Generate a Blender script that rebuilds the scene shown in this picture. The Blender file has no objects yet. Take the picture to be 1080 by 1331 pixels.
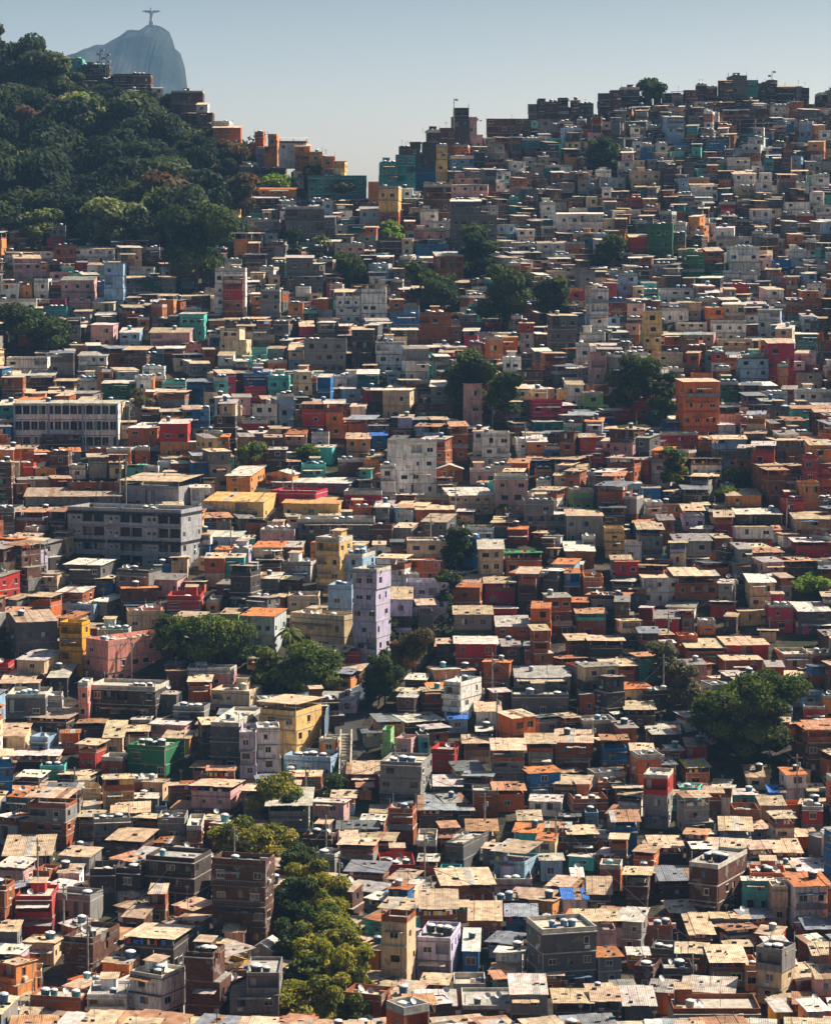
import bpy, math, random, bisect
import numpy as np
from mathutils import noise, Vector
C = bpy.context.scene.collection
R = math.radians
rnd = random.Random(7)

# ------------------------------------------------------------------ camera model
F = 3280.0                      # focal length in photograph pixels (1080 wide)
PITCH = math.atan(275.0 / F)
SP, CP = math.sin(PITCH), math.cos(PITCH)

def ray(px, py):
    cx, cy = (px - 540.0) / F, (665.5 - py) / F
    dy = CP + cy * SP
    return cx / dy, (-SP + cy * CP) / dy          # x per metre of y, z per metre of y

def to_px(x, y, z):
    a = y * CP - z * SP
    b = y * SP + z * CP
    return 540 + F * x / a, 665.5 - F * b / a

def tan_row(r):
    return ray(540, r)[1]

# ------------------------------------------------------------------ terrain
_rows = [(300, 1480), (350, 1331), (400, 1170), (450, 1030), (505, 850), (560, 700), (620, 585), (680, 480), (740, 388), (800, 300), (870, 205), (950, 120), (1050, 30), (1200, -70)]
_Y = [0.0, 120.0, 250.0] + [a for a, b in _rows]
_Z = [-104.0, -104.0, -103.0] + [a * tan_row(b) for a, b in _rows]
_Z[3] = -101.0
_sky = [(-900, 60), (-300, 60), (0, 78), (80, 86), (110, 104), (200, 124), (250, 155), (300, 190), (350, 220), (400, 240), (440, 256), (480, 270), (505, 272),
        (540, 246), (580, 208), (600, 195), (660, 176), (700, 160), (760, 160), (800, 148), (850, 138), (900, 138), (960, 126), (1040, 136), (1080, 142), (1500, 140), (2600, 180)]

def lerp_table(xs, ys, x):
    if x <= xs[0]: return ys[0]
    if x >= xs[-1]: return ys[-1]
    i = bisect.bisect_right(xs, x) - 1
    t = (x - xs[i]) / (xs[i + 1] - xs[i])
    return ys[i] + (ys[i + 1] - ys[i]) * t

_sx, _sy = [a for a, b in _sky], [b for a, b in _sky]
_tabT = [(y, lerp_table(_Y, _Z, y) / y) for y in range(320, 1201, 5)]
_tT = [b for a, b in _tabT]; _tY = [a for a, b in _tabT]
_ridge_cache = {}

def ridge_Y(c):
    k = int(c / 4)
    if k not in _ridge_cache:
        _ridge_cache[k] = lerp_table(_tT, _tY, tan_row(lerp_table(_sx, _sy, k * 4)))
    return _ridge_cache[k]

GULLY = [(600, 640), (585, 720), (575, 790), (540, 850), (500, 895), (465, 935), (452, 985), (430, 1040), (390, 1100), (400, 1190), (415, 1330), (420, 1420)]

def zbase(x, y):
    c = 540 + F * x / max(y, 60.0)
    z = lerp_table(_Y, _Z, y)
    yr = ridge_Y(c)
    if y > yr:
        zr = lerp_table(_Y, _Z, yr)
        z = zr - 0.42 * (y - yr)
    if y > 320:
        w = min(1.0, (y - 320) / 60.0)
        z += w * (2.2 * noise.noise(Vector((x / 38.0, y / 45.0, 3.1))) + 0.8 * noise.noise(Vector((x / 13.0, y / 13.0, 9.7))))
    return max(z, -110.0)

def terrain(x, y):
    return zbase(x, y)

def hit(px, py):
    """first point of the ground on the ray through a photograph pixel"""
    sx, sz = ray(px, py)
    y = 255.0
    lim = 1250.0
    while y < lim:
        if sz * y <= terrain(sx * y, y):
            lo, hi = y - 4, y
            for _ in range(10):
                m = (lo + hi) / 2
                if sz * m <= terrain(sx * m, m): hi = m
                else: lo = m
            return sx * hi, hi, terrain(sx * hi, hi)
        y += 4
    y = ridge_Y(px)
    return sx * y, y, sz * y

# ------------------------------------------------------------------ mesh builder
class MB:
    def __init__(s): s.V = []; s.F = []; s.M = []; s.C = []; s.U = []
    def face(s, pts, m, col, uv=None):
        n = len(s.V); s.V += pts
        s.F.append(tuple(range(n, n + len(pts)))); s.M.append(m); s.C.append(col)
        if uv is None:
            a, b, d = pts[0], pts[1], pts[-1]
            w = math.dist(a, b); h = math.dist(a, d)
            uv = [(0, 0), (w, 0), (w, h), (0, h)] if len(pts) == 4 else [(p[0], p[1]) for p in pts]
        s.U.append(uv)
    def box(s, x0, y0, z0, x1, y1, z1, m, col, skip=''):
        if x0 > x1: x0, x1 = x1, x0
        if y0 > y1: y0, y1 = y1, y0
        if 'f' not in skip: s.face([(x0, y0, z0), (x1, y0, z0), (x1, y0, z1), (x0, y0, z1)], m, col)
        if 'r' not in skip: s.face([(x1, y0, z0), (x1, y1, z0), (x1, y1, z1), (x1, y0, z1)], m, col)
        if 'k' not in skip: s.face([(x1, y1, z0), (x0, y1, z0), (x0, y1, z1), (x1, y1, z1)], m, col)
        if 'l' not in skip: s.face([(x0, y1, z0), (x0, y0, z0), (x0, y0, z1), (x0, y1, z1)], m, col)
        if 't' not in skip: s.face([(x0, y0, z1), (x1, y0, z1), (x1, y1, z1), (x0, y1, z1)], m, col)
        if 'b' not in skip: s.face([(x0, y1, z0), (x1, y1, z0), (x1, y0, z0), (x0, y0, z0)], m, col)
    def hexa(s, p, m, col):
        """p: 8 points, bottom four anticlockwise then the top four"""
        for q in ((0, 1, 5, 4), (1, 2, 6, 5), (2, 3, 7, 6), (3, 0, 4, 7), (4, 5, 6, 7), (3, 2, 1, 0)):
            s.face([p[i] for i in q], m, col)
    def lathe(s, cx, cy, prof, n, m, col, cap=True):
        ring = [[(cx + r * math.cos(2 * math.pi * k / n), cy + r * math.sin(2 * math.pi * k / n), z) for k in range(n)] for r, z in prof]
        for i in range(len(prof) - 1):
            for k in range(n):
                k2 = (k + 1) % n
                s.face([ring[i][k], ring[i][k2], ring[i + 1][k2], ring[i + 1][k]], m, col)
        if cap: s.face(ring[-1][:], m, col)
    def tube(s, a, b, r0, r1, n, m, col):
        A, B = Vector(a), Vector(b); d = (B - A)
        if d.length < 1e-6: return
        d.normalize(); u = d.orthogonal().normalized(); v = d.cross(u)
        ra = [tuple(A + (u * math.cos(t) + v * math.sin(t)) * r0) for t in [2 * math.pi * k / n for k in range(n)]]
        rb = [tuple(B + (u * math.cos(t) + v * math.sin(t)) * r1) for t in [2 * math.pi * k / n for k in range(n)]]
        for k in range(n):
            s.face([ra[k], ra[(k + 1) % n], rb[(k + 1) % n], rb[k]], m, col)
        s.face(rb, m, col)
        s.face(ra[::-1], m, col)
    def ico(s, c, r, m, col, seed=0, squash=1.0, sub=1, rough=0.25):
        P, Fc = ICO[sub]
        pts = []
        for p in P:
            k = r * (1 + rough * noise.noise(Vector((p[0] * 1.7 + seed, p[1] * 1.7, p[2] * 1.7))))
            pts.append((c[0] + p[0] * k, c[1] + p[1] * k, c[2] + p[2] * k * squash))
        for f in Fc: s.face([pts[i] for i in f], m, col, [(0, 0), (r, 0), (0, r)])
    def add(s, o):
        n = len(s.V); s.V += o.V
        s.F += [tuple(i + n for i in f) for f in o.F]; s.M += o.M; s.C += o.C; s.U += o.U
    def add_at(s, o, loc, th):
        n = len(s.V); c, d = math.cos(th), math.sin(th); X, Y, Z = loc
        s.V += [(X + c * v[0] - d * v[1], Y + d * v[0] + c * v[1], Z + v[2]) for v in o.V]
        s.F += [tuple(i + n for i in f) for f in o.F]; s.M += o.M; s.C += o.C; s.U += o.U
    def mesh(s, name, smooth=False):
        me = bpy.data.meshes.new(name)
        me.from_pydata(s.V, [], s.F)
        keys = sorted(set(s.M))
        for k in keys: me.materials.append(MATS[k])
        idx = {k: i for i, k in enumerate(keys)}
        me.polygons.foreach_set('material_index', [idx[m] for m in s.M])
        if smooth: me.polygons.foreach_set('use_smooth', [True] * len(s.F))
        uv = me.uv_layers.new(name='UVMap')
        flat = []
        for u in s.U:
            for p in u: flat += p
        uv.data.foreach_set('uv', flat)
        ca = me.attributes.new('Col', 'FLOAT_COLOR', 'FACE')
        fc = []
        for c in s.C: fc += (c[0], c[1], c[2], 1.0)
        ca.data.foreach_set('color', fc)
        return me
    def build(s, name, parent=None, smooth=False):
        o = bpy.data.objects.new(name, s.mesh(name, smooth)); C.objects.link(o)
        if parent: o.parent = parent
        return o

def _ico():
    t = (1 + 5 ** .5) / 2
    P = [(-1, t, 0), (1, t, 0), (-1, -t, 0), (1, -t, 0), (0, -1, t), (0, 1, t), (0, -1, -t), (0, 1, -t), (t, 0, -1), (t, 0, 1), (-t, 0, -1), (-t, 0, 1)]
    P = [tuple(Vector(p).normalized()) for p in P]
    Fc = [(0, 11, 5), (0, 5, 1), (0, 1, 7), (0, 7, 10), (0, 10, 11), (1, 5, 9), (5, 11, 4), (11, 10, 2), (10, 7, 6), (7, 1, 8), (3, 9, 4), (3, 4, 2), (3, 2, 6), (3, 6, 8), (3, 8, 9), (4, 9, 5), (2, 4, 11), (6, 2, 10), (8, 6, 7), (9, 8, 1)]
    out = {0: (P, Fc)}
    for lv in (1, 2):
        P, Fc = list(P), Fc; mid = {}; NF = []
        def m(a, b):
            k = (min(a, b), max(a, b))
            if k not in mid:
                P.append(tuple(((Vector(P[a]) + Vector(P[b])) / 2).normalized())); mid[k] = len(P) - 1
            return mid[k]
        for a, b, c in Fc:
            ab, bc, ca = m(a, b), m(b, c), m(c, a)
            NF += [(a, ab, ca), (b, bc, ab), (c, ca, bc), (ab, bc, ca)]
        Fc = NF; out[lv] = (P, Fc)
    return out
ICO = _ico()

def tag(o, label=None, cat=None, group=None, kind=None):
    if label: o['label'] = label
    if cat: o['category'] = cat
    if group: o['group'] = group
    if kind: o['kind'] = kind
    return o
def empty(name, loc=(0, 0, 0), th=0.0):
    o = bpy.data.objects.new(name, None); C.objects.link(o)
    o.location = loc; o.rotation_euler = (0, 0, th); o.empty_display_size = 0.5
    return o

# ------------------------------------------------------------------ materials
MATS = {}
def nodes(name, rough=0.8, spec=0.3):
    m = bpy.data.materials.new(name); m.use_nodes = True
    t = m.node_tree; b = t.nodes['Principled BSDF']
    b.inputs['Roughness'].default_value = rough
    b.inputs['Specular IOR Level'].default_value = spec
    return m, t, b
def N(t, kind, **kw):
    n = t.nodes.new(kind)
    for k, v in kw.items():
        if k in n.inputs: n.inputs[k].default_value = v
        else: setattr(n, k, v)
    return n
def mixc(t, fac, a, b, mode='MIX'):
    n = t.nodes.new('ShaderNodeMix'); n.data_type = 'RGBA'; n.blend_type = mode
    L = t.links.new
    for sock, v in ((n.inputs[0], fac), (n.inputs[6], a), (n.inputs[7], b)):
        if hasattr(v, 'is_linked') or hasattr(v, 'links'): L(v, sock)
        else: sock.default_value = v
    return n.outputs[2]
def ramp(t, fac, p0, p1, c0=(0, 0, 0, 1), c1=(1, 1, 1, 1)):
    n = t.nodes.new('ShaderNodeValToRGB'); e = n.color_ramp.elements
    e[0].position, e[0].color, e[1].position, e[1].color = p0, c0, p1, c1
    t.links.new(fac, n.inputs[0]); return n.outputs[0]
def pos_noise(t, scale, detail=3, rough=.6, stretch=None):
    g = t.nodes.new('ShaderNodeNewGeometry'); src = g.outputs['Position']
    if stretch:
        mp = t.nodes.new('ShaderNodeMapping'); mp.inputs['Scale'].default_value = stretch
        t.links.new(src, mp.inputs[0]); src = mp.outputs[0]
    n = N(t, 'ShaderNodeTexNoise', Scale=scale, Detail=detail, Roughness=rough)
    t.links.new(src, n.inputs['Vector']); return n.outputs['Fac']
def attr(t): 
    a = t.nodes.new('ShaderNodeAttribute'); a.attribute_name = 'Col'; return a.outputs['Color']
def bump(t, b, h, dist=.05, strength=.5):
    n = N(t, 'ShaderNodeBump', Distance=dist, Strength=strength); t.links.new(h, n.inputs['Height']); t.links.new(n.outputs[0], b.inputs['Normal'])

def make_materials():
    # painted / rendered wall: paint colour, blotches, runs of dirt, patches where render has come off
    m, t, b = nodes('painted_plaster', .9, .2)
    c = attr(t)
    n1 = ramp(t, pos_noise(t, .55, 5, .65), .38, .62)
    c1 = mixc(t, .42, c, mixc(t, n1, (.62, .6, .57, 1), (1.12, 1.1, 1.08, 1)), 'MULTIPLY')
    st = ramp(t, pos_noise(t, 1.0, 4, .6, (2.6, 2.6, .3)), .47, .66)
    c2 = mixc(t, mixc(t, st, (0, 0, 0, 1), (.55, .55, .55, 1)), c1, (.09, .08, .075, 1))
    pt = ramp(t, pos_noise(t, .6, 5, .6), .60, .64)
    c3 = mixc(t, mixc(t, pt, (0, 0, 0, 1), (.6, .6, .6, 1)), c2, (.26, .21, .17, 1))
    t.links.new(c3, b.inputs['Base Color']); bump(t, b, pos_noise(t, 3, 4), .05, .5); MATS['wall'] = m
    # hollow clay brick with mortar
    m, t, b = nodes('clay_brick', .92, .15)
    c = attr(t); uv = N(t, 'ShaderNodeUVMap', uv_map='UVMap')
    br = N(t, 'ShaderNodeTexBrick', Scale=1.0)
    br.inputs['Brick Width'].default_value = .62; br.inputs['Row Height'].default_value = .34; br.inputs['Mortar Size'].default_value = .045
    br.inputs['Color1'].default_value = (1.15, 1.1, 1.05, 1); br.inputs['Color2'].default_value = (.72, .7, .7, 1); br.inputs['Mortar'].default_value = (.75, .85, .95, 1)
    t.links.new(uv.outputs[0], br.inputs['Vector'])
    c1 = mixc(t, .8, c, br.outputs['Color'], 'MULTIPLY')
    n1 = ramp(t, pos_noise(t, .5, 5, .7), .35, .65)
    c2 = mixc(t, .7, c1, mixc(t, n1, (.5, .48, .47, 1), (1.15, 1.12, 1.1, 1)), 'MULTIPLY')
    pt = ramp(t, pos_noise(t, .45, 4, .6), .58, .63)
    c3 = mixc(t, mixc(t, pt, (0, 0, 0, 1), (.75, .75, .75, 1)), c2, (.27, .25, .23, 1))
    t.links.new(c3, b.inputs['Base Color']); bump(t, b, br.outputs['Fac'], .04, .6); MATS['brick'] = m
    # concrete slabs, columns
    m, t, b = nodes('concrete', .9, .2)
    c1 = mixc(t, ramp(t, pos_noise(t, .9, 5, .7), .35, .65), (.55, .55, .55, 1), (1.1, 1.1, 1.08, 1))
    t.links.new(mixc(t, 1.0, attr(t), c1, 'MULTIPLY'), b.inputs['Base Color']); MATS['conc'] = m
    # corrugated sheets
    m, t, b = nodes('corrugated_sheet', .62, .35)
    uv = N(t, 'ShaderNodeUVMap', uv_map='UVMap')
    w = N(t, 'ShaderNodeTexWave', Scale=1.0); w.inputs['Scale'].default_value = 1.1; w.wave_profile = 'SIN'
    t.links.new(uv.outputs[0], w.inputs['Vector'])
    n1 = ramp(t, pos_noise(t, .7, 5, .7), .36, .64)
    c0 = mixc(t, .5, attr(t), mixc(t, w.outputs['Fac'], (.66, .66, .66, 1), (1.1, 1.1, 1.1, 1)), 'MULTIPLY')
    c1 = mixc(t, .9, c0, mixc(t, n1, (.42, .38, .35, 1), (1.1, 1.08, 1.05, 1)), 'MULTIPLY')
    n2 = ramp(t, pos_noise(t, 1.3, 5, .75), .54, .68)
    c2 = mixc(t, mixc(t, n2, (0, 0, 0, 1), (.55, .55, .55, 1)), c1, (.2, .12, .07, 1))
    t.links.new(c2, b.inputs['Base Color']); bump(t, b, w.outputs['Fac'], .04, .6); MATS['sheet'] = m
    m, t, b = nodes('painted_metal', .5, .4)
    t.links.new(attr(t), b.inputs['Base Color']); MATS['frame'] = m
    m, t, b = nodes('window_glass', .12, .6)
    t.links.new(mixc(t, 1.0, attr(t), (1, 1, 1, 1), 'MULTIPLY'), b.inputs['Base Color']); MATS['glass'] = m
    m, t, b = nodes('plastic_tank', .42, .45)
    t.links.new(mixc(t, ramp(t, pos_noise(t, 2.5, 3), .4, .6), mixc(t, .5, attr(t), (.5, .5, .5, 1), 'MULTIPLY'), attr(t)), b.inputs['Base Color']); MATS['tank'] = m
    m, t, b = nodes('cloth', .9, .1)
    t.links.new(attr(t), b.inputs['Base Color']); MATS['cloth'] = m
    m, t, b = nodes('bark', .95, .1)
    t.links.new(mixc(t, pos_noise(t, 3, 4), (.05, .04, .03, 1), (.14, .11, .08, 1)), b.inputs['Base Color']); MATS['bark'] = m
    # leaves: attribute colour, some light goes through
    m, t, b = nodes('leaves', .75, .12)
    c = attr(t)
    oi = t.nodes.new('ShaderNodeObjectInfo')
    c = mixc(t, .9, c, mixc(t, ramp(t, pos_noise(t, .16, 2), .35, .65), (.72, .8, .8, 1), (1.25, 1.12, .95, 1)), 'MULTIPLY')
    t.links.new(c, b.inputs['Base Color'])
    tr = t.nodes.new('ShaderNodeBsdfTranslucent'); t.links.new(mixc(t, 1.0, c, (1.3, 1.4, .6, 1), 'MULTIPLY'), tr.inputs[0])
    ms = t.nodes.new('ShaderNodeMixShader'); ms.inputs[0].default_value = .35
    t.links.new(b.outputs[0], ms.inputs[1]); t.links.new(tr.outputs[0], ms.inputs[2])
    t.links.new(ms.outputs[0], t.nodes['Material Output'].inputs[0]); MATS['leaf'] = m
    # ground: trodden soil, rubble and cement
    m, t, b = nodes('hill_soil', .95, .1)
    c1 = mixc(t, ramp(t, pos_noise(t, .25, 6, .7), .4, .6), (.03, .025, .022, 1), (.10, .085, .07, 1))
    c2 = mixc(t, ramp(t, pos_noise(t, .06, 4, .6), .5, .6), c1, (.035, .045, .02, 1))
    t.links.new(c2, b.inputs['Base Color']); bump(t, b, pos_noise(t, 1.2, 5), .3, .8); MATS['soil'] = m
    m, t, b = nodes('forest_rock', .95, .1)
    c1 = mixc(t, ramp(t, pos_noise(t, .012, 6, .65), .42, .6), (.014, .026, .020, 1), (.045, .05, .048, 1))
    t.links.new(c1, b.inputs['Base Color']); bump(t, b, pos_noise(t, .03, 6), 5, .5); MATS['rock'] = m
    m, t, b = nodes('statue_stone', .8, .3)
    t.links.new(mixc(t, pos_noise(t, .3, 4), (.3, .29, .27, 1), (.42, .4, .37, 1)), b.inputs['Base Color']); MATS['stone'] = m
    m, t, b = nodes('asphalt', .9, .2)
    t.links.new(mixc(t, pos_noise(t, .6, 5), (.035, .035, .037, 1), (.07, .068, .066, 1)), b.inputs['Base Color']); MATS['asphalt'] = m
make_materials()
# ------------------------------------------------------------------ paint and roofing
WALL = {  # code: (colour, words, material)
 'b': ((.40, .125, .05), 'bare brick', 'brick'), 'B': ((.15, .075, .055), 'dark brick', 'brick'), 'r': ((.50, .035, .03), 'red', 'wall'),
 'm': ((.48, .025, .08), 'crimson', 'wall'), 'o': ((.78, .30, .09), 'orange', 'wall'), 'Z': ((.92, .20, .04), 'orange red', 'wall'), 'O': ((.68, .16, .04), 'burnt orange', 'wall'),
 'y': ((.86, .56, .22), 'yellow ochre', 'wall'), 'Y': ((.82, .42, .02), 'mustard yellow', 'wall'), 'c': ((.76, .57, .38), 'cream', 'wall'),
 'w': ((.88, .86, .85), 'white', 'wall'), 'p': ((.72, .42, .42), 'pink', 'wall'), 'P': ((.80, .33, .27), 'salmon pink', 'wall'),
 'x': ((.40, .41, .47), 'grey', 'wall'), 'v': ((.54, .50, .70), 'lilac', 'wall'), 'l': ((.32, .50, .72), 'light blue', 'wall'), 'u': ((.02, .17, .45), 'blue', 'wall'),
 't': ((.03, .25, .28), 'dark teal', 'wall'), 'T': ((.12, .60, .55), 'turquoise', 'wall'), 'g': ((.28, .275, .275), 'grey', 'wall'),
 'G': ((.13, .13, .14), 'dark grey', 'wall'), 'n': ((.02, .17, .07), 'dark green', 'wall'), 'N': ((.25, .55, .2), 'light green', 'wall'),
 'M': ((.6, .05, .3), 'magenta', 'wall'), 'k': ((.06, .05, .05), 'blackish brown', 'wall'), 'q': ((.55, .6, .66), 'pale blue grey', 'wall')}
CREAM = (.62, .48, .34); WHITEROOF = (.70, .66, .62); GREYROOF = (.36, .34, .33)
ROOF = {  # code: (shape, colour, words)
 'z': ('raised', CREAM, 'raised sheet roof'), 's': ('lean', CREAM, 'cream sheet roof'), 'W': ('lean', WHITEROOF, 'whitish sheet roof'), 'e': ('lean', GREYROOF, 'grey sheet roof'),
 't': ('lean', (.62, .22, .07), 'orange roof'), 'T': ('raised', (.50, .26, .15), 'raised rust roof'), 'd': ('raised', (.13, .15, .18), 'raised dark roof'), 'q': ('raised', (.82, .6, .12), 'raised yellow roof'),
 'R': ('raised', WHITEROOF, 'raised whitish roof'), 'n': ('raised', (.02, .25, .09), 'green awning roof'), 'g': ('gable', WHITEROOF, 'gabled roof'), 'f': ('flat', None, 'flat roof'), 'a': ('flat', None, 'flat roof'),
 'u': ('lean', (.03, .17, .65), 'blue tarpaulin roof'), 'm': ('raised', (.26, .30, .36), 'raised slate roof'), 'h': ('lean', (.86, .52, .2), 'tan yellow roof'), 'r': ('lean', (.5, .05, .04), 'red roof')}
def jit(c, rng, a=.10):
    k = 1 + rng.uniform(-a, a)
    return tuple(max(.004, min(.92, v * k * (1 + rng.uniform(-a, a) * .22))) for v in c)

# ------------------------------------------------------------------ walls with real openings
def wall_face(mb, o, u, n, width, z0, z1, ops, mat, col):
    """o: lower left corner seen from outside, u: unit along, n: outward unit. ops: (s0, s1, h0, h1, depth)"""
    def P(s, h, d=0.0): return (o[0] + u[0] * s - n[0] * d, o[1] + u[1] * s - n[1] * d, h)
    s = 0.0
    for (a, b, h0, h1, dep) in sorted(ops):
        if a > s: mb.face([P(s, z0), P(a, z0), P(a, z1), P(s, z1)], mat, col)
        if h0 > z0: mb.face([P(a, z0), P(b, z0), P(b, h0), P(a, h0)], mat, col)
        if h1 < z1: mb.face([P(a, h1), P(b, h1), P(b, z1), P(a, z1)], mat, col)
        mb.face([P(a, h0), P(b, h0), P(b, h0, dep), P(a, h0, dep)], mat, col)
        mb.face([P(a, h1, dep), P(b, h1, dep), P(b, h1), P(a, h1)], mat, col)
        mb.face([P(a, h0, dep), P(a, h1, dep), P(a, h1), P(a, h0)], mat, col)
        mb.face([P(b, h0), P(b, h1), P(b, h1, dep), P(b, h0, dep)], mat, col)
        mb.face([P(a, h0, dep), P(b, h0, dep), P(b, h1, dep), P(a, h1, dep)], mat, col)
        s = b
    if s < width: mb.face([P(s, z0), P(width, z0), P(width, z1), P(s, z1)], mat, col)

def fbox(mb, o, u, n, s0, s1, h0, h1, d0, d1, m, col):
    """box in wall coordinates, d measured outward"""
    def P(s, h, d): return (o[0] + u[0] * s + n[0] * d, o[1] + u[1] * s + n[1] * d, h)
    mb.hexa([P(s0, h0, d1), P(s1, h0, d1), P(s1, h0, d0), P(s0, h0, d0), P(s0, h1, d1), P(s1, h1, d1), P(s1, h1, d0), P(s0, h1, d0)], m, col)

GLASS = [(.012, .014, .018), (.02, .024, .03), (.05, .06, .075), (.009, .008, .008)]
def window_parts(o, u, n, op, rng, far):
    a, b, h0, h1, dep = op
    fr = MB(); pn = MB()
    style = rng.random()
    wd = .07
    col = rng.choice([(.75, .75, .74), (.72, .70, .66), (.8, .8, .8), (.05, .05, .05), (.16, .09, .05), (.35, .36, .37)])
    e = .015
    fbox(pn, o, u, n, a + e, b - e, h0 + e, h1 - e, -dep + .01, -dep + .03, 'glass', rng.choice(GLASS))
    if style < .82:
        d0, d1 = -dep + .035, -dep + .10
        fbox(fr, o, u, n, a + e, b - e, h1 - e - wd, h1 - e, d0, d1, 'frame', col)
        fbox(fr, o, u, n, a + e, b - e, h0 + e, h0 + e + wd, d0, d1, 'frame', col)
        fbox(fr, o, u, n, a + e, a + e + wd, h0 + e + wd, h1 - e - wd, d0, d1, 'frame', col)
        fbox(fr, o, u, n, b - e - wd, b - e, h0 + e + wd, h1 - e - wd, d0, d1, 'frame', col)
        k = max(1, round((b - a) / .7))
        if not far:
            for i in range(1, k):
                s = a + (b - a) * i / k
                fbox(fr, o, u, n, s - .025, s + .025, h0 + e + wd, h1 - e - wd, d0, d1 - .01, 'frame', col)
        if style < .3:   # raised surround
            sc = rng.choice([(.78, .77, .75), (.6, .58, .55)])
            fbox(fr, o, u, n, a - .10, b + .10, h0 - .12, h0 - .005, -.02, .10, 'conc', sc)
            if not far:
                fbox(fr, o, u, n, a - .10, b + .10, h1 + .005, h1 + .1, -.02, .06, 'conc', sc)
    else:
        fbox(fr, o, u, n, a + e, a + (b - a) * .5, h0 + e, h1 - e, -dep + .035, -dep + .07, 'frame', rng.choice([(.3, .13, .06), (.06, .15, .3), (.55, .55, .55), (.1, .3, .2)]))
    return fr, pn

def sheet(mb, x0, x1, y0, y1, zf, zb, col, rng, fine=True):
    """roof of overlapping sheets, front height zf, back height zb; edges ragged"""
    n = max(1, round((x1 - x0) / (1.15 if fine else 2.6)))
    sag = rng.uniform(-.06, .06)
    for i in range(n):
        a, b = x0 + (x1 - x0) * i / n, x0 + (x1 - x0) * (i + 1) / n
        jf, jb = rng.uniform(-.18, .18) if fine else 0, rng.uniform(-.1, .1)
        dz = rng.uniform(-.035, .035) + (sag * math.sin(math.pi * (i + .5) / n)) + .012 * (i % 2)
        c = jit(col, rng, .09)
        r = rng.random()
        if fine and r < .025: c = (.34, .2, .12)
        elif fine and r < .07: c = (.5, .48, .46)
        ya, yb = y0 + jf, y1 + jb
        th = .05
        p = [(a, ya, zf + dz), (b, ya, zf + dz), (b, yb, zb + dz), (a, yb, zb + dz)]
        mb.hexa(p + [(q[0], q[1], q[2] + th) for q in p], 'sheet', c)

def rail(mb, x0, x1, y, z, h, col, kind):
    if kind == 0:
        mb.box(x0, y - .04, z + h - .06, x1, y, z + h, 'frame', col)
        k = max(2, int((x1 - x0) / .35))
        for i in range(k + 1):
            s = x0 + (x1 - x0 - .04) * i / k
            mb.box(s, y - .03, z, s + .04, y - .01, z + h - .06, 'frame', col)
    else:
        mb.box(x0, y - .12, z, x1, y, z + h, 'wall', col)

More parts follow.
